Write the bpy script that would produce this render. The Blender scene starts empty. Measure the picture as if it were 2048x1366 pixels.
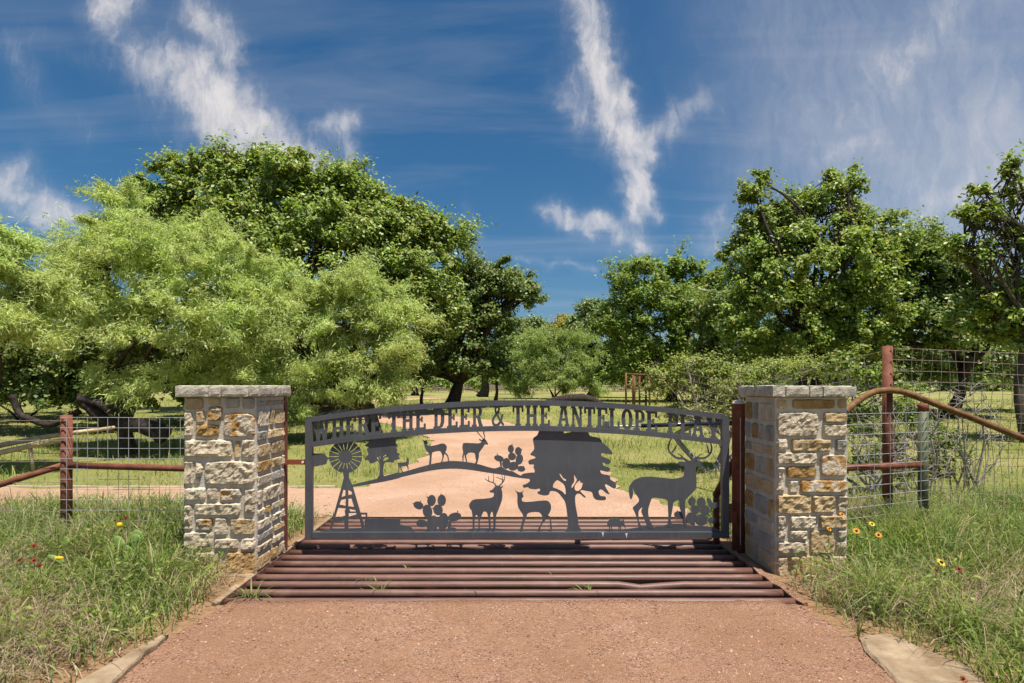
import bpy, math, random
import numpy as np
from mathutils import Vector, noise
from mathutils.geometry import tessellate_polygon

R = math.radians
scene = bpy.context.scene
col = scene.collection

# ------------------------------------------------------------------ camera, sky, sun, exposure
F, CX, CY, EYE = 1100.0, 1010.0, 775.0, 1.59      # focal length and vanishing point on a 2048 px wide frame, eye height
cam_data = bpy.data.cameras.new('camera')
cam_data.sensor_width = 36.0
cam_data.lens = F / 2048 * 36
cam_data.shift_x = (1024 - CX) / 2048
cam_data.shift_y = (CY - 683) / 2048
cam_data.clip_start = 0.05
cam_data.clip_end = 3000
cam = bpy.data.objects.new('camera', cam_data)
cam.location = (0, 0, EYE)
cam.rotation_euler = (R(90), 0, 0)
col.objects.link(cam)
scene.camera = cam

scene.view_settings.view_transform = 'Standard'
scene.view_settings.look = 'None'
scene.view_settings.gamma = 1
scene.view_settings.use_curve_mapping = False
scene.view_settings.exposure = 0.65
scene.cycles.max_bounces = 6
scene.cycles.transmission_bounces = 4
scene.cycles.transparent_max_bounces = 4
scene.cycles.use_denoising = True
scene.cycles.sample_clamp_indirect = 8

SUN = Vector((0.19, -0.245, 1.0)).normalized()     # towards the sun: high, behind the camera's right shoulder
sun_data = bpy.data.lights.new('sun', 'SUN')
sun_data.energy = 5.0
sun_data.angle = R(0.53)
sun_data.color = (1.0, 0.93, 0.82)
sun = bpy.data.objects.new('sun', sun_data)
sun.rotation_euler = (-SUN).to_track_quat('-Z', 'Y').to_euler()
sun.location = SUN * 60
col.objects.link(sun)


class NT:
    """small helper for writing node trees"""
    def __init__(self, tree):
        self.t = tree
        tree.nodes.clear()

    def n(self, kind, **kw):
        nd = self.t.nodes.new(kind)
        for k, v in kw.items():
            if k.startswith('i_'):
                nd.inputs[int(k[2:])].default_value = v
            elif k == 'ins':
                for a, b in v.items():
                    nd.inputs[a].default_value = b
            else:
                setattr(nd, k, v)
        return nd

    def l(self, a, b):
        self.t.links.new(a, b)

    def m(self, op, a, b=None, c=None, clamp=False):
        nd = self.t.nodes.new('ShaderNodeMath')
        nd.operation = op
        nd.use_clamp = clamp
        for i, v in enumerate((a, b, c)):
            if v is None:
                continue
            if isinstance(v, (int, float)):
                nd.inputs[i].default_value = v
            else:
                self.l(v, nd.inputs[i])
        return nd.outputs[0]

    def mix(self, f, a, b, blend='MIX'):
        nd = self.t.nodes.new('ShaderNodeMix')
        nd.data_type = 'RGBA'
        nd.blend_type = blend
        for sock, v in ((nd.inputs[0], f), (nd.inputs[6], a), (nd.inputs[7], b)):
            if isinstance(v, (int, float)):
                sock.default_value = v
            elif isinstance(v, tuple):
                sock.default_value = (*v, 1) if len(v) == 3 else v
            else:
                self.l(v, sock)
        return nd.outputs[2]

    def ramp(self, f, stops, interp='LINEAR'):
        nd = self.t.nodes.new('ShaderNodeValToRGB')
        cr = nd.color_ramp
        cr.interpolation = interp
        while len(cr.elements) < len(stops):
            cr.elements.new(0.5)
        for e, (p, c) in zip(cr.elements, stops):
            e.position = p
            e.color = (*c, 1) if len(c) == 3 else c
        self.l(f, nd.inputs[0])
        return nd.outputs[0]

    def noise(self, vec, scale, detail=4, rough=0.55, dist=0.0, dims='3D'):
        nd = self.t.nodes.new('ShaderNodeTexNoise')
        nd.noise_dimensions = dims
        nd.inputs['Scale'].default_value = scale
        nd.inputs['Detail'].default_value = detail
        nd.inputs['Roughness'].default_value = rough
        nd.inputs['Distortion'].default_value = dist
        if vec is not None:
            self.l(vec, nd.inputs['Vector'])
        return nd


# ---- the sky: a clear blue daylight sky with cirrus, laid out by direction
world = bpy.data.worlds.new('World')
scene.world = world
world.use_nodes = True
w = NT(world.node_tree)
sky = w.n('ShaderNodeTexSky')
sky.sky_type = 'NISHITA'
sky.sun_disc = False
sky.sun_elevation = math.asin(SUN.z)
sky.sun_rotation = math.atan2(SUN.x, SUN.y)
sky.altitude = 300
sky.air_density = 1.0
sky.dust_density = 1.8
sky.ozone_density = 3.0
hsv = w.n('ShaderNodeHueSaturation', ins={'Saturation': 1.34, 'Value': 1.0, 'Hue': 0.494})
w.l(sky.outputs[0], hsv.inputs['Color'])
geo = w.n('ShaderNodeNewGeometry')
vneg = w.n('ShaderNodeVectorMath', operation='SCALE')
vneg.inputs['Scale'].default_value = -1.0
w.l(geo.outputs['Incoming'], vneg.inputs[0])
sep = w.n('ShaderNodeSeparateXYZ')
w.l(vneg.outputs[0], sep.inputs[0])
dx, dy, dz = sep.outputs
ysafe = w.m('MAXIMUM', dy, 0.05)
zsafe = w.m('MAXIMUM', w.m('ADD', dz, 0.06), 0.03)
u0 = w.m('DIVIDE', dx, ysafe)
v0 = w.m('DIVIDE', dz, ysafe)
comb = w.n('ShaderNodeCombineXYZ')
w.l(u0, comb.inputs[0]); w.l(v0, comb.inputs[1])
plane = w.n('ShaderNodeCombineXYZ')               # the cloud sheet overhead
w.l(w.m('DIVIDE', dx, zsafe), plane.inputs[0]); w.l(w.m('DIVIDE', dy, zsafe), plane.inputs[1])
warp = w.noise(comb.outputs[0], 5.5, 5, 0.6)
warp2 = w.noise(comb.outputs[0], 17.0, 4, 0.6)
wsub = w.n('ShaderNodeVectorMath', operation='SUBTRACT'); wsub.inputs[1].default_value = (0.5, 0.5, 0.5)
w.l(warp.outputs['Color'], wsub.inputs[0])
wsc = w.n('ShaderNodeVectorMath', operation='SCALE'); wsc.inputs['Scale'].default_value = 0.11
w.l(wsub.outputs[0], wsc.inputs[0])
wsub2 = w.n('ShaderNodeVectorMath', operation='SUBTRACT'); wsub2.inputs[1].default_value = (0.5, 0.5, 0.5)
w.l(warp2.outputs['Color'], wsub2.inputs[0])
wsc2 = w.n('ShaderNodeVectorMath', operation='SCALE'); wsc2.inputs['Scale'].default_value = 0.045
w.l(wsub2.outputs[0], wsc2.inputs[0])
wadd = w.n('ShaderNodeVectorMath', operation='ADD'); w.l(comb.outputs[0], wadd.inputs[0]); w.l(wsc.outputs[0], wadd.inputs[1])
wad2 = w.n('ShaderNodeVectorMath', operation='ADD'); w.l(wadd.outputs[0], wad2.inputs[0]); w.l(wsc2.outputs[0], wad2.inputs[1])
ws = w.n('ShaderNodeSeparateXYZ'); w.l(wad2.outputs[0], ws.inputs[0])
U, V = ws.outputs[0], ws.outputs[1]
STREAKS = [  # x0,y0,x1,y1,width,opacity of each cirrus streak
    (390, 15, 455, 105, 30, .75), (300, 125, 400, 185, 42, .62), (385, 160, 470, 245, 58, 1.0), (470, 235, 545, 300, 42, .95),
    (520, 285, 610, 325, 42, .9), (205, 0, 262, 95, 24, .5), (222, -8, 250, 0, 26, .8), (640, 245, 715, 238, 20, .6), (688, 262, 700, 330, 24, .6),
    (1150, -20, 1192, 110, 34, .8), (1190, 110, 1228, 235, 38, .95), (1268, 158, 1236, 215, 14, .7), (1130, 165, 1165, 250, 22, .5),
    (1225, 220, 1285, 300, 30, 1.0), (1282, 272, 1405, 205, 24, .6), (1285, 300, 1255, 440, 22, .95), (1272, 330, 1312, 430, 15, .7),
    (1100, 422, 1180, 442, 17, .85), (1180, 442, 1275, 500, 20, .8), (1910, -10, 1790, 140, 26, .42), (1790, 140, 1690, 240, 34, .26),
    (1640, 345, 1725, 288, 16, .4), (1960, 20, 1960, 330, 190, .36), (2020, 300, 2060, 380, 90, .45), (1870, 395, 1910, 370, 30, .6),
    (1560, 40, 1760, 230, 130, .26), (-10, 330, 40, 315, 22, .55), (0, 350, 130, 440, 30, .75), (60, 420, 150, 440, 14, .4), (30, 95, 60, 130, 30, .3),
    (70, 55, 220, 120, 22, .14), (60, 180, 180, 260, 26, .14), (1440, 425, 1450, 440, 20, .55), (1430, 500, 1465, 470, 26, .5), (1040, 518, 1180, 532, 8, .3),
    (1560, 300, 1850, 440, 110, .26), (930, 420, 950, 470, 10, .18)]
dens = haze_d = None
for x0, y0, x1, y1, wd, op in STREAKS:
    ax, ay, bx, by = (x0 - CX) / F, (CY - y0) / F, (x1 - CX) / F, (CY - y1) / F
    ex, ey = bx - ax, by - ay
    l2 = ex * ex + ey * ey
    pu, pv = w.m('SUBTRACT', U, ax), w.m('SUBTRACT', V, ay)
    t = w.m('DIVIDE', w.m('ADD', w.m('MULTIPLY', pu, ex), w.m('MULTIPLY', pv, ey)), l2, clamp=True)
    qu = w.m('SUBTRACT', pu, w.m('MULTIPLY', t, ex))
    qv = w.m('SUBTRACT', pv, w.m('MULTIPLY', t, ey))
    d2 = w.m('ADD', w.m('MULTIPLY', qu, qu), w.m('MULTIPLY', qv, qv))
    g = w.m('MULTIPLY', w.m('POWER', 2.718, w.m('MULTIPLY', d2, -1.0 / (wd * 1.22 / F) ** 2)), op)
    if wd >= 80:
        haze_d = g if haze_d is None else w.m('SUBTRACT', w.m('ADD', haze_d, g), w.m('MULTIPLY', haze_d, g))
    else:
        dens = g if dens is None else w.m('SUBTRACT', w.m('ADD', dens, g), w.m('MULTIPLY', dens, g))
front = w.m('MULTIPLY', w.m('SUBTRACT', dy, 0.05), 6.0, clamp=True)
fmap = w.n('ShaderNodeMapping'); fmap.inputs['Rotation'].default_value = (0, 0, R(58)); fmap.inputs['Scale'].default_value = (34, 10, 1)
w.l(wadd.outputs[0], fmap.inputs['Vector'])
fibA = w.noise(fmap.outputs[0], 1.0, 8, 0.66, 0.3)
fibB = w.noise(wad2.outputs[0], 13.0, 7, 0.62, 0.1)
fb = w.m('ADD', w.m('MULTIPLY', fibA.outputs['Fac'], .6), w.m('MULTIPLY', fibB.outputs['Fac'], .4))
er = w.m('ADD', w.m('MULTIPLY', dens, .80), w.m('MULTIPLY', w.m('SUBTRACT', fb, .5), 2.6))
ss = w.n('ShaderNodeMapRange', interpolation_type='SMOOTHSTEP')
ss.inputs['From Min'].default_value = .02; ss.inputs['From Max'].default_value = 1.15
w.l(er, ss.inputs['Value'])
streak = w.m('MULTIPLY', w.m('MULTIPLY', w.m('POWER', dens, .7), w.m('ADD', w.m('MULTIPLY', ss.outputs['Result'], .85), .15)), front)
hz_ = w.m('MULTIPLY', w.m('MULTIPLY', haze_d, w.m('ADD', w.m('MULTIPLY', fb, 1.5), .05)), front)
streak = w.m('SUBTRACT', w.m('ADD', streak, hz_), w.m('MULTIPLY', streak, hz_))
mp = w.n('ShaderNodeMapping'); mp.inputs['Rotation'].default_value = (0, 0, 0.9); mp.inputs['Scale'].default_value = (0.35, 1.6, 1)
w.l(plane.outputs[0], mp.inputs['Vector'])
veil = w.noise(mp.outputs[0], 1.1, 7, 0.6, 0.6)
veil = w.m('MULTIPLY', w.m('SUBTRACT', veil.outputs['Fac'], 0.50), 0.6, clamp=True)
cloud = w.m('ADD', streak, veil, clamp=True)
cloud = w.m('MULTIPLY', cloud, w.m('MULTIPLY', w.m('ADD', dz, 0.02), 12.0, clamp=True))
CLOUD_COL = (8.4, 8.0, 7.9)
skycol = w.mix(w.m('MULTIPLY', cloud, 0.92), hsv.outputs[0], CLOUD_COL)
bg = w.n('ShaderNodeBackground'); bg.inputs['Strength'].default_value = 0.062
w.l(skycol, bg.inputs['Color'])
wo = w.n('ShaderNodeOutputWorld'); w.l(bg.outputs[0], wo.inputs['Surface'])

# ------------------------------------------------------------------ materials
MAT = {}


def principled(name, rough=0.8, spec=0.3):
    m = bpy.data.materials.new(name)
    m.use_nodes = True
    t = NT(m.node_tree)
    out = t.n('ShaderNodeOutputMaterial')
    b = t.n('ShaderNodeBsdfPrincipled')
    b.inputs['Roughness'].default_value = rough
    b.inputs['Specular IOR Level'].default_value = spec
    t.l(b.outputs[0], out.inputs['Surface'])
    MAT[name] = m
    return t, b, out


def bump(t, b, height, strength, dist):
    bp = t.n('ShaderNodeBump')
    bp.inputs['Strength'].default_value = strength
    bp.inputs['Distance'].default_value = dist
    t.l(height, bp.inputs['Height'])
    t.l(bp.outputs[0], b.inputs['Normal'])


def coord(t, kind='Object'):
    return t.n('ShaderNodeTexCoord').outputs[kind]


def simple(name, c1, c2, scale=8, rough=0.8, spec=0.3, bmp=0.0, bdist=0.01, bscale=None, metal=0.0, coords='Object', detail=5):
    t, b, o = principled(name, rough, spec)
    c = coord(t, coords)
    nz = t.noise(c, scale, detail, 0.6)
    rc = t.ramp(nz.outputs['Fac'], [(0.3, c1), (0.7, c2)])
    t.l(rc, b.inputs['Base Color'])
    b.inputs['Metallic'].default_value = metal
    if bmp:
        nb = t.noise(c, bscale or scale * 3, 6, 0.65)
        bump(t, b, nb.outputs['Fac'], bmp, bdist)
    return t, b, o


def leafmat(name, stops, trans=0.35, rough=0.5, spec=0.25, tcol=(1.0, 1.0, 0.35)):
    m = bpy.data.materials.new(name)
    m.use_nodes = True
    t = NT(m.node_tree)
    out = t.n('ShaderNodeOutputMaterial')
    g = t.n('ShaderNodeNewGeometry')
    c = t.ramp(g.outputs['Random Per Island'], stops)
    big = t.noise(coord(t, 'Object'), 0.6, 3, 0.6)
    hv = t.n('ShaderNodeHueSaturation')
    t.l(c, hv.inputs['Color'])
    mid = t.noise(coord(t, 'Object'), 1.9, 3, 0.6)
    t.l(t.m('ADD', 0.50, t.m('ADD', t.m('MULTIPLY', big.outputs['Fac'], 0.5), t.m('MULTIPLY', mid.outputs['Fac'], 0.5))), hv.inputs['Value'])
    t.l(t.m('ADD', 0.465, t.m('MULTIPLY', big.outputs['Fac'], 0.06)), hv.inputs['Hue'])
    t.l(t.m('ADD', 0.75, t.m('MULTIPLY', mid.outputs['Fac'], 0.5)), hv.inputs['Saturation'])
    b = t.n('ShaderNodeBsdfPrincipled')
    b.inputs['Roughness'].default_value = rough
    b.inputs['Specular IOR Level'].default_value = spec
    t.l(hv.outputs[0], b.inputs['Base Color'])
    tr = t.n('ShaderNodeBsdfTranslucent')
    t.l(t.mix(1.0, hv.outputs[0], tcol, 'MULTIPLY'), tr.inputs['Color'])
    mx = t.n('ShaderNodeMixShader')
    mx.inputs[0].default_value = trans
    t.l(b.outputs[0], mx.inputs[1]); t.l(tr.outputs[0], mx.inputs[2]); t.l(mx.outputs[0], out.inputs['Surface'])
    MAT[name] = m


leafmat('oak_leaf', [(0, (.10, .165, .04)), (.35, (.21, .32, .065)), (.75, (.33, .44, .105)), (.94, (.42, .47, .13)), (1, (.40, .33, .12))], .36, .45, .35)
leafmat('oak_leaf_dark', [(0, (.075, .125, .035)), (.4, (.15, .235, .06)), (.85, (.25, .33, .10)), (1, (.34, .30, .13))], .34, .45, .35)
leafmat('mesquite_leaf', [(0, (.31, .41, .125)), (.4, (.47, .59, .215)), (.8, (.60, .69, .31)), (1, (.70, .73, .41))], .52, .6, .2, (1.0, 1.0, .56))
leafmat('mesquite_leaf_far', [(0, (.22, .32, .09)), (.4, (.33, .44, .15)), (.8, (.43, .53, .21)), (1, (.52, .56, .28))], .48, .6, .2, (1.0, 1.0, .5))
leafmat('elm_leaf', [(0, (.11, .185, .035)), (.4, (.20, .31, .055)), (.8, (.29, .40, .08)), (1, (.37, .42, .11))], .4, .5, .3)
leafmat('yellow_leaf', [(0, (0.208, 0.221, 0.026)), (.5, (0.338, 0.325, 0.039)), (1, (0.429, 0.351, 0.065))], .35)
leafmat('shrub_leaf', [(0, (0.112, 0.176, 0.04)), (.4, (0.224, 0.304, 0.072)), (.8, (0.352, 0.4, 0.112)), (1, (0.48, 0.432, 0.176))], .35, .55, .3)
leafmat('brush_leaf', [(0, (.11, .18, .03)), (.5, (.20, .29, .055)), (1, (.32, .38, .10))], .38, .5, .3, (.95, 1, .45))
leafmat('grass_blade', [(0, (.085, .15, .032)), (.45, (.15, .235, .05)), (.74, (.235, .29, .08)), (.87, (.37, .32, .16)), (1, (.48, .41, .26))], .34, .6, .2, (.9, 1, .45))
leafmat('grass_green', [(0, (.10, .17, .035)), (.5, (.18, .265, .06)), (.82, (.26, .31, .09)), (1, (.42, .36, .18))], .36, .6, .2, (.95, 1, .5))
leafmat('grass_dry', [(0, (0.241, 0.19, 0.115)), (.5, (0.38, 0.305, 0.196)), (1, (0.517, 0.425, 0.287))], .25, .7, .15, (1, .95, .8))
leafmat('field_grass', [(0, (0.161, 0.218, 0.046)), (.5, (0.241, 0.293, 0.069)), (.85, (0.333, 0.333, 0.103)), (1, (0.414, 0.356, 0.149))], .35, .7, .15, (1, 1, .5))
leafmat('petal_orange', [(0, (.75, .28, .01)), (1, (.8, .4, .02))], .3, .5, .2, (1, 1, 1))
leafmat('petal_yellow', [(0, (.72, .55, .02)), (1, (.78, .62, .05))], .3, .5, .2, (1, 1, 1))
leafmat('petal_red', [(0, (.12, .018, .008)), (1, (.30, .07, .01))], .3, .5, .2, (1, 1, 1))

simple('bark', (.035, .028, .022), (.13, .11, .09), 9, .95, .1, .9, .03, 22)
simple('bark_dark', (.02, .016, .014), (.075, .06, .055), 9, .95, .1, .9, .03, 22)
simple('bark_grey', (.20, .18, .155), (.40, .37, .33), 14, .9, .1, .6, .01, 40)
simple('wood_pale', (.33, .24, .14), (.55, .43, .29), 12, .85, .2, .5, .01, 40)
simple('fence_wood', (.36, .26, .16), (.52, .40, .27), 6, .85, .2)
t, b, o = principled('rust_pipe', .45, .45)
c = coord(t)
mpn = t.n('ShaderNodeMapping'); mpn.inputs['Scale'].default_value = (1.2, 9, 9); t.l(c, mpn.inputs['Vector'])
n1 = t.noise(mpn.outputs[0], 2.2, 6, .65); n2 = t.noise(c, 40, 5, .7); n3 = t.noise(c, 3.0, 5, .65)
pc_ = t.ramp(n1.outputs['Fac'], [(.3, (.080, .040, .032)), (.55, (.145, .072, .056)), (.75, (.20, .098, .068))])
pc_ = t.mix(t.ramp(n2.outputs['Fac'], [(.56, (0, 0, 0)), (.72, (.7, .7, .7))]), pc_, (.20, .095, .045))
pc_ = t.mix(t.ramp(n3.outputs['Fac'], [(.55, (0, 0, 0)), (.75, (.5, .5, .5))]), pc_, (.26, .165, .115))
t.l(pc_, b.inputs['Base Color'])
t.l(t.m('ADD', .3, t.m('MULTIPLY', n1.outputs['Fac'], .45)), b.inputs['Roughness'])
bump(t, b, n2.outputs['Fac'], .35, .003)
simple('rust_post', (.10, .032, .018), (.23, .085, .05), 9, .75, .25, .5, .004, 50)
simple('rust_bracket', (.22, .055, .025), (.30, .09, .045), 9, .6, .3, .3, .003, 50)
simple('rust_orange', (.10, .042, .02), (.22, .125, .045), 16, .75, .25, .4, .004, 50)
simple('green_paint', (.04, .075, .04), (.13, .12, .065), 11, .6, .35, .3, .003, 50)
t, b, o = principled('gate_metal', .5, .4)
c = coord(t)
n1 = t.noise(c, 3.5, 5, .6)
mpn = t.n('ShaderNodeMapping'); mpn.inputs['Scale'].default_value = (14, 14, 1.6); t.l(c, mpn.inputs['Vector'])
n2 = t.noise(mpn.outputs[0], 2.0, 6, .65)
n3 = t.noise(c, 34, 5, .7)
gc = t.ramp(n1.outputs['Fac'], [(.3, (.066, .070, .082)), (.7, (.092, .096, .108))])
gc = t.mix(t.ramp(n2.outputs['Fac'], [(.55, (0, 0, 0)), (.75, (.45, .45, .45))]), gc, (.15, .148, .145))
gc = t.mix(t.ramp(n3.outputs['Fac'], [(.68, (0, 0, 0)), (.76, (.55, .55, .55))]), gc, (.12, .055, .03))
t.l(gc, b.inputs['Base Color'])
t.l(t.m('ADD', .38, t.m('MULTIPLY', n2.outputs['Fac'], .3)), b.inputs['Roughness'])
bump(t, b, n3.outputs['Fac'], .15, .002)
simple('wire', (.36, .36, .37), (.55, .55, .55), 20, .5, .5, metal=.4)
simple('wire_rusty', (.16, .085, .055), (.34, .30, .27), 10, .7, .3)
simple('actuator', (.012, .014, .03), (.03, .035, .06), 6, .25, .6)
simple('concrete', (.34, .28, .20), (.50, .43, .32), 7, .9, .2, .6, .008, 40)
simple('concrete_pale', (.60, .52, .43), (.78, .70, .60), 9, .9, .2, .6, .01, 40)
simple('pit_earth', (.07, .045, .03), (.13, .085, .055), 5, .95, .1, .8, .03, 18)
simple('flagstone', (.17, .115, .07), (.37, .285, .19), 5, .95, .15, .9, .014, 26)
simple('cap_stone', (.30, .275, .225), (.58, .53, .44), 16, .95, .1, .9, .01, 60)
simple('cactus', (.13, .22, .05), (.24, .33, .09), 8, .6, .3, .3, .004, 40)
simple('house_wall', (.42, .37, .30), (.50, .45, .37), 3, .9, .2)
simple('house_roof', (.16, .14, .13), (.23, .21, .19), 3, .8, .3)
simple('house_trim', (.6, .58, .54), (.68, .66, .62), 3, .7, .3)
simple('house_glass', (.03, .04, .05), (.06, .07, .09), 2, .1, .6)
simple('weld_white', (.65, .66, .68), (.8, .8, .82), 30, .6, .3)


def splash(t, colour):
    """red earth splashed by rain against the foot of the masonry, and dark weather stains"""
    gp = t.n('ShaderNodeNewGeometry').outputs['Position']
    sz = t.n('ShaderNodeSeparateXYZ'); t.l(gp, sz.inputs[0])
    nz = t.noise(gp, 9, 5, .65)
    f = t.m('MULTIPLY', t.m('SUBTRACT', t.m('MULTIPLY', nz.outputs['Fac'], .62), sz.outputs[2]), 3.2, clamp=True)
    c2 = t.mix(t.m('MULTIPLY', f, .62), colour, (.46, .27, .13))
    mp_ = t.n('ShaderNodeMapping'); mp_.inputs['Scale'].default_value = (16, 16, 2.2); t.l(gp, mp_.inputs['Vector'])
    st_ = t.noise(mp_.outputs[0], 1.0, 6, .7)
    return t.mix(t.ramp(st_.outputs['Fac'], [(.54, (0, 0, 0)), (.74, (.5, .5, .5))]), c2, (.20, .175, .145))


def stone(name, stops, pscale=7.0):
    t, b, o = principled(name, .92, .15)
    c = coord(t)
    oi = t.n('ShaderNodeObjectInfo')
    off = t.n('ShaderNodeVectorMath', operation='ADD')
    t.l(c, off.inputs[0])
    cmb = t.n('ShaderNodeCombineXYZ')
    t.l(t.m('MULTIPLY', oi.outputs['Random'], 37.0), cmb.inputs[0]); t.l(t.m('MULTIPLY', oi.outputs['Random'], 91.0), cmb.inputs[2])
    t.l(cmb.outputs[0], off.inputs[1])
    n1 = t.noise(off.outputs[0], pscale, 6, 0.65, .3)
    cc = t.ramp(n1.outputs['Fac'], stops)
    n2 = t.noise(off.outputs[0], 55, 5, 0.7)
    hv = t.n('ShaderNodeHueSaturation')
    t.l(cc, hv.inputs['Color'])
    t.l(t.m('ADD', .55, t.m('ADD', t.m('MULTIPLY', n2.outputs['Fac'], .6), t.m('MULTIPLY', oi.outputs['Random'], .3))), hv.inputs['Value'])
    t.l(splash(t, hv.outputs[0]), b.inputs['Base Color'])
    n3 = t.noise(off.outputs[0], 42, 7, 0.7)
    bump(t, b, n3.outputs['Fac'], 1.0, .03)


t, b, o = principled('mortar', .95, .1)
c = coord(t)
nz = t.noise(c, 10, 6, .65)
t.l(splash(t, t.ramp(nz.outputs['Fac'], [(.3, (.44, .405, .345)), (.7, (.60, .555, .48))])), b.inputs['Base Color'])
nb = t.noise(c, 55, 6, .7)
bump(t, b, nb.outputs['Fac'], .8, .008)
stone('stone_cream', [(.25, (.44, .355, .245)), (.5, (.66, .56, .41)), (.75, (.76, .665, .51))])
stone('stone_tan', [(.25, (.36, .25, .13)), (.5, (.58, .43, .24)), (.75, (.68, .55, .36))])
stone('stone_ochre', [(.25, (.22, .12, .045)), (.46, (.44, .27, .10)), (.6, (.53, .37, .18)), (.75, (.60, .50, .34))])
stone('stone_patchy', [(.3, (.36, .16, .04)), (.44, (.50, .30, .11)), (.52, (.58, .50, .39)), (.75, (.68, .60, .48))], 9)
stone('stone_grey', [(.25, (.27, .25, .22)), (.5, (.42, .39, .34)), (.75, (.54, .50, .43))])

# gravel of the drive: near apron darker and redder, the part behind the gate pale and dry
t, b, o = principled('gravel', .95, .1)
c = coord(t)
vor = t.n('ShaderNodeTexVoronoi'); vor.inputs['Scale'].default_value = 85; t.l(c, vor.inputs['Vector'])
vs = t.n('ShaderNodeSeparateColor'); t.l(vor.outputs['Color'], vs.inputs[0])
peb = t.ramp(vs.outputs[0], [(0, (.15, .078, .052)), (.3, (.265, .15, .102)), (.75, (.335, .20, .138)), (.97, (.40, .27, .195)), (1, (.50, .38, .30))])
pat = t.noise(c, .9, 5, .6)
pat2 = t.noise(c, 6, 5, .65)
dust = t.mix(t.ramp(pat2.outputs['Fac'], [(.42, (0, 0, 0)), (.68, (.75, .75, .75))]), peb, (.335, .188, .115))
dust = t.mix(t.ramp(pat.outputs['Fac'], [(.38, (0, 0, 0)), (.62, (.75, .75, .75))]), dust, (.25, .138, .084))
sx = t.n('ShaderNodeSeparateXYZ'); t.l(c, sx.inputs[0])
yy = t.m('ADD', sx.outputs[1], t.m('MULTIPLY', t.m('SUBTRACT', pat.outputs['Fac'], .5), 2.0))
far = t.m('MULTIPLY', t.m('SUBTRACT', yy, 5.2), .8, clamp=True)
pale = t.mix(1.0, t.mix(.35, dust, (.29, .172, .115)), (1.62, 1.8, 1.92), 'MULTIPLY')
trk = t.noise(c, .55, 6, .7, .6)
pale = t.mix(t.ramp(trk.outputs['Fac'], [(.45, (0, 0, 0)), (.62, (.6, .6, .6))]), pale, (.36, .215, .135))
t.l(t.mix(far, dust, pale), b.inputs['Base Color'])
nb = t.noise(c, 60, 6, .75)
bump(t, b, t.m('ADD', t.m('MULTIPLY', vor.outputs['Distance'], -.9), nb.outputs['Fac']), .9, .012)

t, b, o = principled('pebble', .9, .2)
g = t.n('ShaderNodeNewGeometry')
t.l(t.ramp(g.outputs['Random Per Island'], [(0, (.13, .062, .04)), (.4, (.25, .135, .088)), (.85, (.32, .185, .125)), (.98, (.38, .26, .19)), (1, (.52, .43, .36))]), b.inputs['Base Color'])

# open ground: dry soil and sward
t, b, o = principled('ground', .95, .1)
c = coord(t)
n1 = t.noise(c, .35, 6, .6); n2 = t.noise(c, 3.5, 6, .65); n3 = t.noise(c, 26, 5, .7)
grass = t.ramp(n3.outputs['Fac'], [(.25, (.085, .115, .03)), (.5, (.19, .215, .06)), (.75, (.30, .29, .11))])
dry = t.ramp(n3.outputs['Fac'], [(.25, (.19, .17, .06)), (.5, (.29, .27, .10)), (.75, (.37, .33, .16))])
soil = t.ramp(n3.outputs['Fac'], [(.25, (.22, .12, .07)), (.5, (.33, .19, .11)), (.75, (.42, .27, .17))])
mixg = t.mix(t.ramp(n1.outputs['Fac'], [(.42, (0, 0, 0)), (.62, (1, 1, 1))]), grass, dry)
sx = t.n('ShaderNodeSeparateXYZ'); t.l(c, sx.inputs[0])
near = t.m('SUBTRACT', 1.0, t.m('MULTIPLY', t.m('SUBTRACT', sx.outputs[1], 6.6), 1.2, clamp=True))
near = t.m('MULTIPLY', near, t.m('SUBTRACT', 1.0, t.m('MULTIPLY', t.m('SUBTRACT', t.m('ABSOLUTE', sx.outputs[0]), 2.45), 1.6, clamp=True)))
bare = t.ramp(n2.outputs['Fac'], [(.52, (0, 0, 0)), (.66, (.8, .8, .8))])
t.l(t.mix(t.m('MAXIMUM', t.m('MULTIPLY', near, .9), t.m('MULTIPLY', bare, .45)), mixg, soil), b.inputs['Base Color'])
bump(t, b, n3.outputs['Fac'], 1.0, .04)


# ------------------------------------------------------------------ building helpers
def tag(o, label=None, cat=None, group=None, kind=None):
    if label: o['label'] = label
    if cat: o['category'] = cat
    if group: o['group'] = group
    if kind: o['kind'] = kind
    return o


def empty(name, loc, label, cat, group=None):
    o = bpy.data.objects.new(name, None)
    o.location = loc
    o.empty_display_size = 0.2
    col.objects.link(o)
    return tag(o, label, cat, group)


def link_mesh(name, me, mat, parent=None, smooth=False):
    if mat:
        me.materials.append(MAT[mat])
    if smooth:
        me.polygons.foreach_set('use_smooth', np.ones(len(me.polygons), dtype=bool))
    o = bpy.data.objects.new(name, me)
    col.objects.link(o)
    if parent:
        o.parent = parent
        if parent.parent is None:
            o.matrix_parent_inverse.identity()
    return o


def woff(parent):
    v = Vector((0, 0, 0))
    while parent is not None:
        v += parent.location
        parent = parent.parent
    return v


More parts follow.
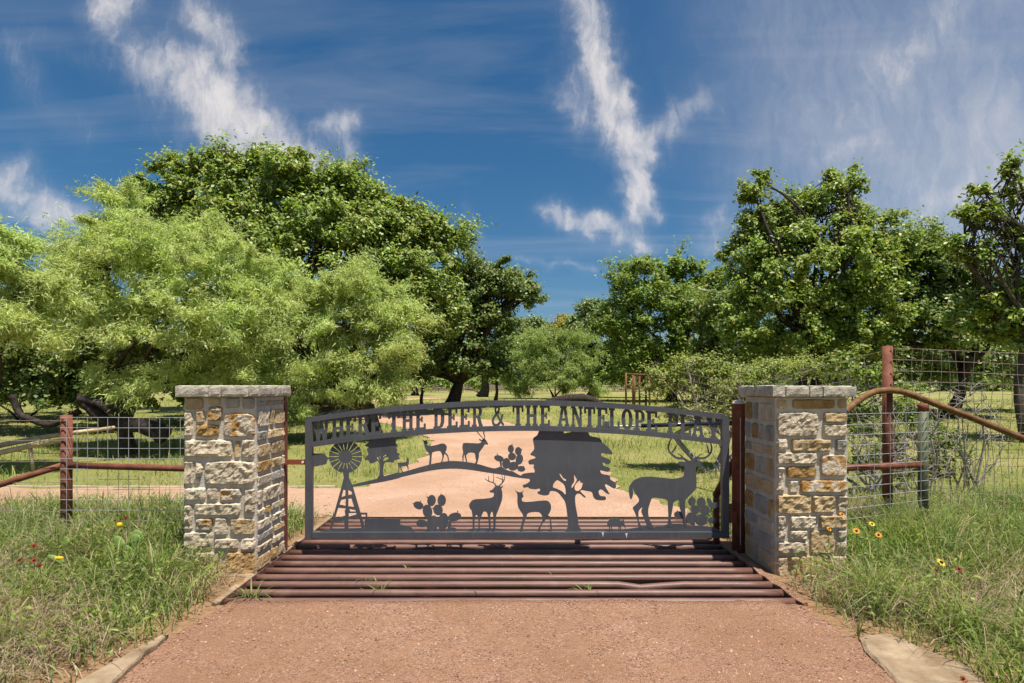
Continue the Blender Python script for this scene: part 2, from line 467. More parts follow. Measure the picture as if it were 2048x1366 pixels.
class MB:
    """collects geometry in world coordinates; build() makes one mesh object (relative to its parent's place)"""
    def __init__(self):
        self.v, self.f = [], []

    def add(self, vs, fs):
        k = len(self.v)
        self.v += [tuple(p) for p in vs]
        self.f += [tuple(i + k for i in f) for f in fs]

    def box(self, a, b):
        (x0, y0, z0), (x1, y1, z1) = a, b
        self.add([(x0, y0, z0), (x1, y0, z0), (x1, y1, z0), (x0, y1, z0), (x0, y0, z1), (x1, y0, z1), (x1, y1, z1), (x0, y1, z1)],
                 [(0, 3, 2, 1), (4, 5, 6, 7), (0, 1, 5, 4), (1, 2, 6, 5), (2, 3, 7, 6), (3, 0, 4, 7)])

    def bevel_box(self, a, b, c):
        (x0, y0, z0), (x1, y1, z1) = a, b
        vs, fs = [], []
        for z, i in ((z0, c), (z0 + c, 0), (z1 - c, 0), (z1, c)):
            j = c
            ring = [(x0 + i + j, y0 + i), (x1 - i - j, y0 + i), (x1 - i, y0 + i + j), (x1 - i, y1 - i - j), (x1 - i - j, y1 - i), (x0 + i + j, y1 - i), (x0 + i, y1 - i - j), (x0 + i, y0 + i + j)]
            vs += [(p[0], p[1], z) for p in ring]
        for k in range(3):
            for q in range(8):
                fs.append((k * 8 + q, k * 8 + (q + 1) % 8, k * 8 + 8 + (q + 1) % 8, k * 8 + 8 + q))
        fs += [tuple(range(7, -1, -1)), tuple(range(24, 32))]
        self.add(vs, fs)

    def tube(self, pts, radii, sides=8, caps=True, wob=0.0):
        pts = [Vector(p) for p in pts]
        n = len(pts)
        if isinstance(radii, (int, float)):
            radii = [radii] * n
        up = None
        k = len(self.v)
        for i in range(n):
            d = (pts[min(i + 1, n - 1)] - pts[max(i - 1, 0)])
            if d.length < 1e-9: d = Vector((0, 0, 1))
            d.normalize()
            if up is None:
                up = d.orthogonal().normalized()
            up = (up - d * up.dot(d))
            if up.length < 1e-6: up = d.orthogonal()
            up.normalize()
            s = d.cross(up)
            for j in range(sides):
                a = 2 * math.pi * j / sides
                rr = radii[i] * (1 + (random.uniform(-wob, wob) if wob else 0))
                self.v.append(tuple(pts[i] + (up * math.cos(a) + s * math.sin(a)) * rr))
        for i in range(n - 1):
            for j in range(sides):
                a, b = k + i * sides + j, k + i * sides + (j + 1) % sides
                self.f.append((a, b, b + sides, a + sides))
        if caps:
            self.f.append(tuple(range(k + sides - 1, k - 1, -1)))
            self.f.append(tuple(range(k + (n - 1) * sides, k + n * sides)))

    def ellipsoid(self, c, r, seg=10, rings=6):
        k = len(self.v)
        for i in range(rings + 1):
            th = math.pi * i / rings
            for j in range(seg):
                ph = 2 * math.pi * j / seg
                self.v.append((c[0] + r[0] * math.sin(th) * math.cos(ph), c[1] + r[1] * math.sin(th) * math.sin(ph), c[2] + r[2] * math.cos(th)))
        for i in range(rings):
            for j in range(seg):
                a, b = k + i * seg + j, k + i * seg + (j + 1) % seg
                self.f.append((a, b, b + seg, a + seg))

    def plate(self, loops, y0, y1):
        """loops: outline then holes, as (x, z); a flat plate between y0 (front) and y1"""
        polys = [[Vector((p[0], p[1], 0)) for p in lp] for lp in loops]
        tris = tessellate_polygon(polys)
        flat = [p for lp in loops for p in lp]
        n = len(flat)
        k = len(self.v)
        self.v += [(p[0], y0, p[1]) for p in flat] + [(p[0], y1, p[1]) for p in flat]
        for t3 in tris:
            self.f.append(tuple(k + i for i in t3))
            self.f.append(tuple(k + n + i for i in reversed(t3)))
        s = 0
        for lp in loops:
            m = len(lp)
            for i in range(m):
                a, b = k + s + i, k + s + (i + 1) % m
                self.f.append((a, b, b + n, a + n))
            s += m

    def build(self, name, mat, parent=None, smooth=False, local=True):
        me = bpy.data.meshes.new(name)
        vs = self.v
        if parent is not None and local:
            o = woff(parent)
            vs = [(p[0] - o.x, p[1] - o.y, p[2] - o.z) for p in vs]
        me.from_pydata(vs, [], self.f)
        me.update()
        return link_mesh(name, me, mat, parent, smooth)


def np_mesh(name, verts, loops, counts, mat, parent=None, smooth=False):
    me = bpy.data.meshes.new(name)
    verts = np.asarray(verts, dtype=np.float32)
    if parent is not None:
        o = woff(parent)
        verts = verts - np.array([o.x, o.y, o.z], dtype=np.float32)
    me.vertices.add(len(verts))
    me.vertices.foreach_set('co', verts.ravel())
    me.loops.add(len(loops))
    me.loops.foreach_set('vertex_index', np.asarray(loops, dtype=np.int32))
    starts = np.concatenate([[0], np.cumsum(counts)[:-1]]).astype(np.int32)
    me.polygons.add(len(counts))
    me.polygons.foreach_set('loop_start', starts)
    me.update(calc_edges=True)
    return link_mesh(name, me, mat, parent, smooth)


def sstep(a, b, x):
    t = np.clip((x - a) / (b - a), 0, 1)
    return t * t * (3 - 2 * t)


def gz(x, y):
    """height of the ground: level at the gate, rising gently beyond it, lumpy banks beside the apron"""
    x = np.asarray(x, dtype=float); y = np.asarray(y, dtype=float)
    z = .70 * sstep(8, 38, y)
    bank = sstep(2.4, 4.2, np.abs(x)) * (1 - sstep(6.2, 7.0, y))
    z = z + bank * (.05 + .05 * np.sin(x * 1.7 + 1.1) * np.sin(y * 1.3 + .4))
    z = z + .06 * np.sin(x * .21 + 2) * np.sin(y * .17) * sstep(10, 25, y)
    return z


def gzf(x, y):
    return float(gz(x, y))


def X(px, d): return (px - CX) / F * d
def Z(py, d): return EYE - (py - CY) / F * d
def P(px, py, d): return Vector((X(px, d), d, Z(py, d)))


def catmull(pts, n=6, closed=False):
    out = []
    m = len(pts)
    rng = range(m) if closed else range(m - 1)
    for i in rng:
        g = (lambda k: np.array(pts[k % m], float)) if closed else (lambda k: np.array(pts[min(max(k, 0), m - 1)], float))
        p0, p1, p2, p3 = g(i - 1), g(i), g(i + 1), g(i + 2)
        for j in range(n):
            t = j / n
            out.append(tuple(.5 * (2 * p1 + (p2 - p0) * t + (2 * p0 - 5 * p1 + 4 * p2 - p3) * t * t + (3 * p1 - p0 - 3 * p2 + p3) * t ** 3)))
    if not closed:
        out.append(tuple(np.array(pts[-1], float)))
    return out

# ------------------------------------------------------------------ ground, pit, drive
PX0, PX1, PY0, PY1 = -2.10, 2.17, 4.02, 6.70       # opening of the cattle guard pit


def axis(fixed, lo, hi, fine_lo, fine_hi, step):
    a = list(np.arange(fine_lo, fine_hi, step)) + list(fixed)
    v = fine_hi
    s = step
    while v < hi:
        a.append(v); s *= 1.35; v += s
    a.append(hi)
    v, s = fine_lo, step
    while v > lo:
        s *= 1.35; v -= s; a.append(max(v, lo))
    a = sorted(set(round(q, 4) for q in a))
    out = [a[0]]
    for q in a[1:]:
        if q - out[-1] > .02 or q in fixed:
            if q in fixed and q - out[-1] <= .02 and out[-1] not in fixed: out[-1] = q
            else: out.append(q)
    return out


gx = axis([PX0, PX1], -900, 900, -14, 14, .5)
gy = axis([PY0, PY1], -40, 1500, .5, 46, .5)
mb = MB()
nx_, ny_ = len(gx), len(gy)
GX, GY = np.meshgrid(gx, gy)
GZ = gz(GX, GY)
mb.v = [(float(a), float(b_), float(c_)) for a, b_, c_ in zip(GX.ravel(), GY.ravel(), GZ.ravel())]
for j in range(ny_ - 1):
    for i in range(nx_ - 1):
        xm, ym = (gx[i] + gx[i + 1]) / 2, (gy[j] + gy[j + 1]) / 2
        if PX0 < xm < PX1 and PY0 < ym < PY1:
            continue
        a = j * nx_ + i
        mb.f.append((a, a + 1, a + nx_ + 1, a + nx_))
tag(mb.build('ground', 'ground', smooth=True), kind='structure')

mb = MB()
D_ = -.42
mb.add([(PX0, PY0, 0), (PX1, PY0, 0), (PX1, PY1, 0), (PX0, PY1, 0), (PX0, PY0, D_), (PX1, PY0, D_), (PX1, PY1, D_), (PX0, PY1, D_)],
       [(0, 1, 5, 4), (1, 2, 6, 5), (2, 3, 7, 6), (3, 0, 4, 7), (4, 5, 6, 7)])
tag(mb.build('pit', 'pit_earth'), kind='structure')


def ribbon(name, centre, widths, mat, lift, across=10, n=8, edge=.12, seed=1):
    pts = catmull([(p[0], p[1], wd) for p, wd in zip(centre, widths)], n)
    rnd = random.Random(seed)
    vs, fs = [], []
    left, right = [], []
    m = len(pts)
    for i, (x, y, wd) in enumerate(pts):
        a, b_ = pts[max(i - 1, 0)], pts[min(i + 1, m - 1)]
        t2 = Vector((b_[0] - a[0], b_[1] - a[1])).normalized()
        nrm = Vector((t2.y, -t2.x))
        jl = wd / 2 + rnd.uniform(-edge, edge); jr = wd / 2 + rnd.uniform(-edge, edge)
        for k in range(across + 1):
            f = k / across
            o_ = -jl + (jl + jr) * f
            xx, yy_ = x + nrm.x * o_, max(y + nrm.y * o_, 6.705)
            crown = .0 if name == 'side_track' else .0
            vs.append((xx, yy_, gzf(xx, yy_) + lift + crown))
        left.append((vs[-across - 1][0], vs[-across - 1][1])); right.append((vs[-1][0], vs[-1][1]))
    for i in range(m - 1):
        for k in range(across):
            a = i * (across + 1) + k
            fs.append((a, a + 1, a + across + 2, a + across + 1))
    mb = MB(); mb.add(vs, fs)
    tag(mb.build(name, mat, smooth=True), kind='structure')
    return left + right[::-1]


ROADS = []
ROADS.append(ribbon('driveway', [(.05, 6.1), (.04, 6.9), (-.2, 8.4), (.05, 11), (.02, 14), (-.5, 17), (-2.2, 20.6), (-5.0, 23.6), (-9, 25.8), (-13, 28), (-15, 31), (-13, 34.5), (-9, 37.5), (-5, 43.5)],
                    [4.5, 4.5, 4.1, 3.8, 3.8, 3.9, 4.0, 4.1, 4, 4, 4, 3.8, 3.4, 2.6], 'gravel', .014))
ROADS.append(ribbon('side_track', [(-1.6, 7.72), (-4, 7.78), (-8, 7.8), (-14, 7.9), (-30, 9)], [2.0, 1.8, 1.8, 1.9, 2.2], 'gravel', .008, seed=4))
# the near apron, from the camera up to the guard, with a ragged heap of gravel against the first pipe
apron = [(-2.5, .6), (-2.25, 2.0), (-2.14, 2.95), (-2.13, 3.45), (-2.04, 4.0)], [(2.6, .6), (2.35, 2.0), (2.22, 2.96), (2.21, 3.43), (2.14, 4.0)]
la, ra = catmull(apron[0], 10), catmull(apron[1], 10)
vs, fs = [], []
NAC = 60
for i in range(len(la)):
    for k in range(NAC + 1):
        f = k / NAC
        x = la[i][0] + (ra[i][0] - la[i][0]) * f
        y = la[i][1] + (ra[i][1] - la[i][1]) * f
        z = .012 + .012 * noise.noise((x * 1.3, y * 1.3, 0)) + .006 * noise.noise((x * 6, y * 6, 3))
        if i == len(la) - 1:
            y += .045 + .055 * noise.noise((x * 1.7, 5, 1)) + .02 * noise.noise((x * 9, 2, 1))
            z += .012
        e = min(f, 1 - f)
        if e < .02: z = .004
        vs.append((x, y, z))
for i in range(len(la) - 1):
    for k in range(NAC):
        a = i * (NAC + 1) + k
        fs.append((a, a + 1, a + NAC + 2, a + NAC + 1))
k0 = (len(la) - 1) * (NAC + 1)                      # the gravel face falling into the pit
for k in range(NAC + 1):
    x, y, z = vs[k0 + k]
    vs.append((x, y + .03, -.15))
for k in range(NAC):
    a, b_ = k0 + k, len(vs) - NAC - 1 + k
    fs.append((a, a + 1, b_ + 1, b_))
mb = MB(); mb.add(vs, fs)
tag(mb.build('gravel_apron', 'gravel', smooth=True), kind='structure')
ROADS.append([tuple(p) for p in la] + [tuple(p) for p in ra[::-1]])
ROADS.append([(PX0 - .12, PY0 - .1), (PX1 + .12, PY0 - .1), (PX1 + .12, PY1), (PX0 - .12, PY1)])


def in_poly(px, py, poly):
    inside = np.zeros(px.shape, bool)
    n = len(poly)
    for i in range(n):
        x0, y0 = poly[i][:2]; x1, y1 = poly[(i + 1) % n][:2]
        c_ = ((y0 > py) != (y1 > py))
        if y1 != y0:
            inside ^= c_ & (px < (x1 - x0) * (py - y0) / (y1 - y0) + x0)
    return inside


def on_road(x, y):
    r = np.zeros(x.shape, bool)
    for p in ROADS: r |= in_poly(x, y, p)
    return r


# loose pebbles on the apron and drive
rng = np.random.default_rng(5)
N = 19000
px_ = rng.uniform(-2.5, 2.6, N); py_ = 2.4 + 1.66 * rng.random(N)
N2 = 6000
px2 = rng.uniform(-2.3, 2.2, N2); py2 = rng.uniform(6.72, 12, N2)
px_ = np.concatenate([px_, px2]); py_ = np.concatenate([py_, py2])
keep = in_poly(px_, py_, ROADS[2]) | (in_poly(px_, py_, ROADS[0]))
px_, py_ = px_[keep], py_[keep]
n = len(px_)
sz = rng.lognormal(math.log(.0042), .45, n).clip(.002, .017)
base = np.array([(1, 0, 0), (0, 1, 0), (-1, 0, 0), (0, -1, 0), (0, 0, .8)], float)
v = base[None] * sz[:, None, None] * rng.uniform(.6, 1.3, (n, 5, 1))
ang = rng.uniform(0, 6.28, n); ca, sa = np.cos(ang), np.sin(ang)
vx = v[..., 0] * ca[:, None] - v[..., 1] * sa[:, None] * .75; vy = v[..., 0] * sa[:, None] + v[..., 1] * ca[:, None] * .75
gzz = np.array([gzf(a, b_) for a, b_ in zip(px_, py_)]) + np.where(py_ < 5, .013, .014)
gzz += np.where(py_ < 5, np.array([.012 * noise.noise((a * 1.3, b_ * 1.3, 0)) for a, b_ in zip(px_, py_)]), 0)
v = np.stack([vx + px_[:, None], vy + py_[:, None], v[..., 2] + gzz[:, None]], -1).reshape(-1, 3)
tri = np.array([0, 1, 4, 1, 2, 4, 2, 3, 4, 3, 0, 4])
loops = (np.arange(n)[:, None] * 5 + tri[None]).ravel()
tag(np_mesh('loose_gravel', v, loops, np.full(n * 4, 3), 'pebble'), 'loose pink and pale gravel scattered over the drive', 'gravel', kind='stuff')

# concrete edges of the side track and the drive's mouth
def edging(name, pts, wd, hh, mat, seed=0):
    mb = MB(); rnd = random.Random(seed)
    pts = catmull(pts, 8)
    vs, fs = [], []
    m = len(pts)
    for i, p in enumerate(pts):
        a, b_ = pts[max(i - 1, 0)], pts[min(i + 1, m - 1)]
        t2 = Vector((b_[0] - a[0], b_[1] - a[1])).normalized(); nr = Vector((t2.y, -t2.x))
        w0 = wd / 2 * rnd.uniform(.7, 1.3); h0 = hh * rnd.uniform(.75, 1.2)
        z0 = gzf(p[0], p[1])
        for o_, z in ((-w0, -.05), (-w0 * .8, h0), (w0 * .8, h0 * .9), (w0, -.05)):
            vs.append((p[0] + nr.x * o_, p[1] + nr.y * o_, z0 + z))
    for i in range(m - 1):
        for k in range(3):
            a = i * 4 + k
            fs.append((a, a + 1, a + 5, a + 4))
    fs += [(0, 3, 2, 1), ((m - 1) * 4, (m - 1) * 4 + 1, (m - 1) * 4 + 2, (m - 1) * 4 + 3)]
    mb.add(vs, fs)
    o_ = mb.build(name, mat)
    return tag(o_, kind='structure')


edging('kerb_far', [(-30, 9.6), (-14, 8.9), (-9, 8.78), (-5, 8.72), (-2.7, 8.75)], .05, .026, 'concrete', 1)
edging('kerb_near', [(-30, 8.2), (-14, 6.95), (-9, 6.88), (-5, 6.86), (-3.2, 6.9), (-2.6, 7.25)], .05, .022, 'concrete', 2)

# concrete lip left of the apron and flagstone on the right
def slab(name, outline, top, thick, mat, label, cat, seed=0):
    rnd = random.Random(seed)
    pts = [(p[0] + rnd.uniform(-.012, .012), p[1] + rnd.uniform(-.012, .012)) for p in catmull(outline, 5, True)]
    cx = sum(p[0] for p in pts) / len(pts); cy = sum(p[1] for p in pts) / len(pts)
    mb = MB(); n = len(pts)
    vs = [(p[0], p[1], top - thick) for p in pts] + [(p[0], p[1], top - .012 + rnd.uniform(-.004, .004)) for p in pts]
    vs += [(cx + (p[0] - cx) * .93, cy + (p[1] - cy) * .93, top + rnd.uniform(-.003, .003)) for p in pts] + [(cx, cy, top + .004)]
    fs = []
    for r_ in range(2):
        for i in range(n):
            fs.append((r_ * n + i, r_ * n + (i + 1) % n, r_ * n + n + (i + 1) % n, r_ * n + n + i))
    fs += [(2 * n + i, 2 * n + (i + 1) % n, 3 * n) for i in range(n)]
    mb.add(vs, fs)
    return tag(mb.build(name, mat), label, cat)


slab('concrete_lip', [(-2.02, 2.4), (-2.06, 2.8), (-2.10, 3.1), (-2.13, 3.44), (-2.15, 3.47), (-2.20, 3.25), (-2.26, 2.96), (-2.31, 2.6), (-2.32, 2.4)], .04, .12, 'flagstone', 'curved pale concrete lip along the left edge of the gravel apron', 'kerb', 3)
slab('flagstone', [(2.20, 3.40), (2.30, 3.49), (2.46, 3.51), (2.51, 3.33), (2.60, 3.10), (2.52, 2.85), (2.42, 2.6), (2.2, 2.5), (2.08, 2.7), (2.12, 3.1)], .026, .1, 'flagstone', 'broad flat tan flagstone beside the right edge of the gravel apron', 'stone', 6)

# ------------------------------------------------------------------ cattle guard
cg = empty('cattle_guard', (0.03, 5.35, 0), 'cattle guard of brown round pipes set across the drive under the gate', 'cattle guard')
PR = .032
for i in range(15):
    y = 4.115 + .1765 * i
    mb = MB()
    x0, x1 = PX0 + .01, PX1 - .01
    n = 25
    rnd = random.Random(i)
    bow = rnd.uniform(-.006, .006); lift = rnd.uniform(-.003, .003)
    ptsq, rad = [], []
    for k in range(n):
        f = k / (n - 1)
        x = x0 + (x1 - x0) * f
        dent = 0.
        if i == 2: dent = -.030 * math.exp(-((x - 1.15) / .13) ** 2)     # the dented pipe
        ptsq.append((x, y + bow * math.sin(f * 3.14), -PR + .012 + lift + dent))
        rad.append(PR)
    mb.tube(ptsq, rad, 14)
    mb.build('pipe', 'rust_pipe', cg, True)
for x in (-1.75, -.6, .6, 1.8):
    mb = MB(); mb.box((x - .04, PY0 + .03, -.32), (x + .04, PY1 - .03, -.056)); mb.build('support_beam', 'rust_pipe', cg)
for s, xx in ((-1, PX0), (1, PX1)):
    mb = MB()
    rnd = random.Random(s)
    vs, fs = [], []
    ys = np.linspace(PY0 - .02, PY1, 24)
    for y in ys:
        w0 = .045 + rnd.uniform(-.02, .02); h0 = .010 + rnd.uniform(-.01, .012)
        vs += [(xx + s * .002, y, -.3), (xx + s * .002, y, h0), (xx + s * w0, y, h0 + .008), (xx + s * (w0 + .02), y, -.05)]
    for i in range(23):
        for k in range(3):
            a = i * 4 + k
            fs.append((a, a + 1, a + 5, a + 4))
    fs += [(0, 1, 2, 3), (92, 93, 94, 95)]
    mb.add(vs, fs); mb.build('concrete_edge', 'flagstone' if s < 0 else 'gravel', cg)
mb = MB()
mb.add([(PX0 + .002, PY0 + .05, -.25), (PX0 + .012, PY0 + .05, -.25), (PX0 + .012, PY1, -.25), (PX0 + .002, PY1, -.25)] + [(PX0 + .002, PY0 + .05, .02), (PX0 + .012, PY0 + .05, .02), (PX0 + .012, PY1, .02), (PX0 + .002, PY1, .02)],
       [(0, 3, 2, 1), (4, 5, 6, 7), (0, 1, 5, 4), (1, 2, 6, 5), (2, 3, 7, 6), (3, 0, 4, 7)])
mb.build('side_plate', 'rust_pipe', cg)

# ------------------------------------------------------------------ stone pillars
PIL_F, PIL_D, PIL_H = 4.66, .60, 1.508


def stone_obj(parent, face, u0, u1, v0, v1, mat, seed, relief=.02, groove=False):
    """one rough stone on a pillar face; face = (origin, u axis, outward axis)"""
    org, ua, wa = face
    rnd = random.Random(seed)
    cell = .019
    nu = max(4, min(26, int((u1 - u0) / cell))); nv = max(3, min(14, int((v1 - v0) / cell)))
    du, dv = u1 - u0, v1 - v0
    off = Vector((rnd.uniform(0, 50), rnd.uniform(0, 50), rnd.uniform(0, 50)))
    vs, fs = [], []
    pw = rnd.uniform(5, 9)
    tiltu, tiltv = rnd.uniform(-.006, .006), rnd.uniform(-.006, .006)
    for j in range(nv + 1):
        for i in range(nu + 1):
            a, b_ = -1 + 2 * i / nu, -1 + 2 * j / nv
            # pull the corners in so that the outline is a worn block
            k = (abs(a) ** pw + abs(b_) ** pw) ** (1 / pw)
            s_ = max(abs(a), abs(b_)) / k if k > 0 else 1
            uu, vv = a * s_, b_ * s_
            edge = max(abs(a), abs(b_))
            p3 = Vector((uu * du / 2, vv * dv / 2, 0)) * 1.0
            en = noise.noise(p3 * 30 + off)
            if edge > .99:
                uu += en * .014 / du * 2; vv += noise.noise(p3 * 30 + off * 1.7) * .014 / dv * 2
            hgt = relief * (.55 + .45 * noise.fractal(p3 * 26 + off, .8, 2.1, 5) + .5 * abs(noise.noise(p3 * 11 + off * 1.3)))
            if groove:
                hgt += .006 * math.sin((uu * du * .8 + vv * dv) * 190 + 1.5 * en)
            hgt += tiltu * uu + tiltv * vv
            fall = 1 - max(0, (edge - .80) / .20) ** 2.2
            if edge > .99: wv = -.03
            else: wv = .004 + hgt * fall
            q = Vector(org) + Vector(ua) * (u0 + du * (uu + 1) / 2) + Vector((0, 0, 1)) * (v0 + dv * (vv + 1) / 2) + Vector(wa) * wv
            vs.append(tuple(q))
    for j in range(nv):
        for i in range(nu):
            a = j * (nu + 1) + i
            fs.append((a, a + 1, a + nu + 2, a + nu + 1))
    mb = MB(); mb.add(vs, fs)
    return mb.build('stone', mat, parent)


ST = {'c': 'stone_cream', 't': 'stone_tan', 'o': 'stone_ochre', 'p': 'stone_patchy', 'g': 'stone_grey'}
LF3 = [(105, 240, 390, 405, 't', 0), (450, 245, 625, 345, 't', 0), (690, 240, 885, 385, 'g', 0), (920, 240, 1100, 400, 'g', 0),
       (110, 440, 240, 765, 'c', 1), (295, 425, 405, 580, 't', 1), (450, 360, 640, 555, 'p', 1), (295, 610, 600, 770, 'o', 1), (675, 460, 1055, 772, 'p', 1),
       (112, 818, 790, 1050, 'c', 1), (820, 830, 885, 1065, 't', 0), (915, 815, 1100, 1060, 'c', 1), (112, 1110, 250, 1420, 'c', 1), (290, 1120, 375, 1280, 'c', 1), (410, 1108, 1050, 1428, 'c', 1)]
LF4 = [(205, 25, 275, 100, 'g', 0), (92, 140, 330, 275, 'c', 1), (355, 140, 465, 270, 'c', 1), (500, 150, 720, 275, 'p', 1), (765, 155, 880, 410, 'c', 2), (215, 305, 710, 440, 'c', 1), (92, 330, 190, 590, 'c', 2),
       (230, 475, 405, 600, 'p', 1), (440, 465, 575, 655, 'c', 1), (610, 475, 870, 650, 't', .5), (92, 620, 410, 805, 'c', 1), (440, 690, 690, 805, 'c', 1), (720, 690, 865, 810, 'c', 2),
       (240, 840, 480, 955, 'c', 1), (92, 850, 215, 955, 'c', .6), (570, 840, 880, 1095, 'o', 1), (200, 978, 545, 1095, 'o', 1), (92, 978, 180, 1095, 't', .6)]
RF3 = [(785, 262, 1370, 398, 'o', 0), (1410, 262, 1540, 385, 't', 0), (560, 262, 715, 400, 't', 0), (553, 440, 1135, 772, 'c', 1), (1210, 440, 1542, 582, 't', 1), (1200, 605, 1542, 770, 'c', 1),
       (553, 792, 715, 962, 'c', 1), (770, 805, 1310, 975, 't', 1), (1378, 812, 1535, 965, 'g', .6), (553, 990, 1115, 1145, 'c', 1), (1170, 1020, 1545, 1312, 'p', .7), (705, 1182, 1112, 1338, 'o', .7), (553, 1190, 665, 1540, 'c', 2)]
RF4 = [(590, 60, 690, 195, 'c', .7), (715, 55, 1235, 188, 'p', 1), (443, 215, 830, 422, 't', 1), (845, 222, 1085, 408, 't', 1), (1115, 225, 1240, 402, 'c', 1), (443, 440, 550, 695, 'c', 2), (595, 445, 880, 585, 'c', 1), (922, 438, 1237, 580, 't', 1),
       (595, 602, 785, 702, 'c', 1), (820, 605, 1080, 852, 't', .7), (1115, 600, 1232, 700, 'c', 1), (1100, 720, 1222, 850, 'c', .6), (443, 728, 800, 855, 'c', 1), (443, 895, 572, 1100, 'c', 1), (595, 890, 700, 1010, 't', 1), (720, 882, 1035, 1075, 't', 0), (1065, 885, 1225, 1060, 'c', .6), (600, 1030, 700, 1100, 't', .5)]


def courses(parent, face, width, mats, rel, seed):
    """random courses of stones over a pillar face"""
    rnd = random.Random(seed)
    v = .015
    k = 0
    while v < PIL_H - .05:
        h = min(rnd.uniform(.09, .20), PIL_H - .015 - v)
        if h < .05: break
        u = .012
        while u < width - .05:
            wd = min(rnd.uniform(.10, .34), width - .012 - u)
            if width - .012 - (u + wd) < .07: wd = width - .012 - u
            m_ = rnd.choices(list(ST), mats)[0]
            stone_obj(parent, face, u + .004, u + wd - .004, v + .003 + rnd.uniform(0, .006), v + h - .003 - rnd.uniform(0, .006), ST[m_], seed * 100 + k, rel * rnd.uniform(.5, 1.2))
            u += wd; k += 1
        v += h


def pillar(x0, x1, side, label, tables, seed):
    """side: +1 when the inner face looks towards +x"""
    p = empty('stone_pillar', ((x0 + x1) / 2, PIL_F + PIL_D / 2, 0), label, 'pillar', 'stone pillars flanking the gate')
    yb = PIL_F + PIL_D
    mb = MB()
    nz_ = 12
    mb.bevel_box((x0 + .006, PIL_F + .006, -.1), (x1 - .006, yb - .006, PIL_H + .003), .008)
    mb.build('mortar_core', 'mortar', p)
    ff = ((x0, PIL_F, 0), (1, 0, 0), (0, -1, 0))
    s = 0
    for (zx, zy, sc), tab in tables:
        for a, b_, c_, d_, m_, rel in tab:
            q0, q1 = zx + a / sc, zx + c_ / sc
            r0, r1 = zy + b_ / sc, zy + d_ / sc
            uu0, uu1 = X(q0, PIL_F) - x0, X(q1, PIL_F) - x0
            uu0 -= .012; uu1 += .012
            if uu1 > x1 - x0 - .06: uu1 = x1 - x0
            if uu0 < .03: uu0 = 0
            uu0 = max(uu0, .004); uu1 = min(uu1, x1 - x0 - .004)
            vv0, vv1 = Z(r1, PIL_F) - .011, Z(r0, PIL_F) + .011
            rl = .008 if rel == 0 else (.015 if rel < 1 else .026)
            stone_obj(p, ff, uu0, uu1, vv0, vv1, ST[m_], seed * 1000 + s, rl, rel == 2); s += 1
    xi, xo = (x1, x0) if side > 0 else (x0, x1)
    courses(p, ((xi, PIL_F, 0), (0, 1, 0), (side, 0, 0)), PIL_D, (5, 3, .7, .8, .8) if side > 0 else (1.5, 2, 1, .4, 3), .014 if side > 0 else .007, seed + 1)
    courses(p, ((xo, PIL_F, 0), (0, 1, 0), (-side, 0, 0)), PIL_D, (4, 3, 1, 1, 1), .016, seed + 2)
    courses(p, ((x0, yb, 0), (1, 0, 0), (0, 1, 0)), x1 - x0, (4, 3, 1, 1, 1), .016, seed + 3)
    # cap of dressed slabs
    oh = .046
    cx0, cx1, cy0, cy1 = x0 - oh, x1 + oh, PIL_F - oh, yb + oh
    rnd = random.Random(seed)
    cuts = ([0, .40, .55, .87, 1], [0, .35, .7, 1]) if side > 0 else ([0, .16, .44, .60, 1], [0, .4, .75, 1])
    for r_, cc in enumerate(cuts):
        ya, ybk = (cy0, cy0 + .36) if r_ == 0 else (cy0 + .364, cy1)
        for i in range(len(cc) - 1):
            xa, xb = cx0 + (cx1 - cx0) * cc[i] + .002, cx0 + (cx1 - cx0) * cc[i + 1] - .002
            slab_stone(p, xa, xb, ya - rnd.uniform(0, .006), ybk, PIL_H + .003, PIL_H + .098 + rnd.uniform(-.004, .003), seed * 50 + r_ * 9 + i)
    return p


def slab_stone(parent, xa, xb, ya, yb, z0, z1, seed):
    n = (max(3, int((xb - xa) / .03)), max(3, int((yb - ya) / .05)), 4)
    off = Vector((seed * 3.1, seed * 1.7, 0))
    vs, fs = [], []
    idx = {}

    def vert(i, j, k):
        key = (i, j, k)
        if key not in idx:
            p = Vector((xa + (xb - xa) * i / n[0], ya + (yb - ya) * j / n[1], z0 + (z1 - z0) * k / n[2]))
            r_ = .008
            q = Vector(p)
            for ax, (lo, hi, c_) in enumerate(((xa, xb, i / n[0]), (ya, yb, j / n[1]), (z0, z1, k / n[2]))):
                others = sum(1 for c2, m2 in ((i, n[0]), (j, n[1]), (k, n[2])) if c2 in (0, m2))
                if c_ in (0, 1) and others >= 2:
                    q[ax] += r_ * .5 * (1 if c_ == 0 else -1)
            d = noise.noise_vector(p * 22 + off) * .004 + noise.noise_vector(p * 60 + off) * .003
            d.x *= .4
            vs.append(tuple(q + d)); idx[key] = len(vs) - 1
        return idx[key]
    for a, b_, c_ in ((0, 1, 2), (0, 2, 1), (1, 2, 0)):
        for side in (0, n[c_]):
            for i in range(n[a]):
                for j in range(n[b_]):
                    q = []
                    for ii, jj in ((i, j), (i + 1, j), (i + 1, j + 1), (i, j + 1)):
                        key = [0, 0, 0]; key[a] = ii; key[b_] = jj; key[c_] = side
                        q.append(vert(*key))
                    fs.append(tuple(q))
    mb = MB(); mb.add(vs, fs)
    return mb.build('cap_slab', 'cap_stone', parent)


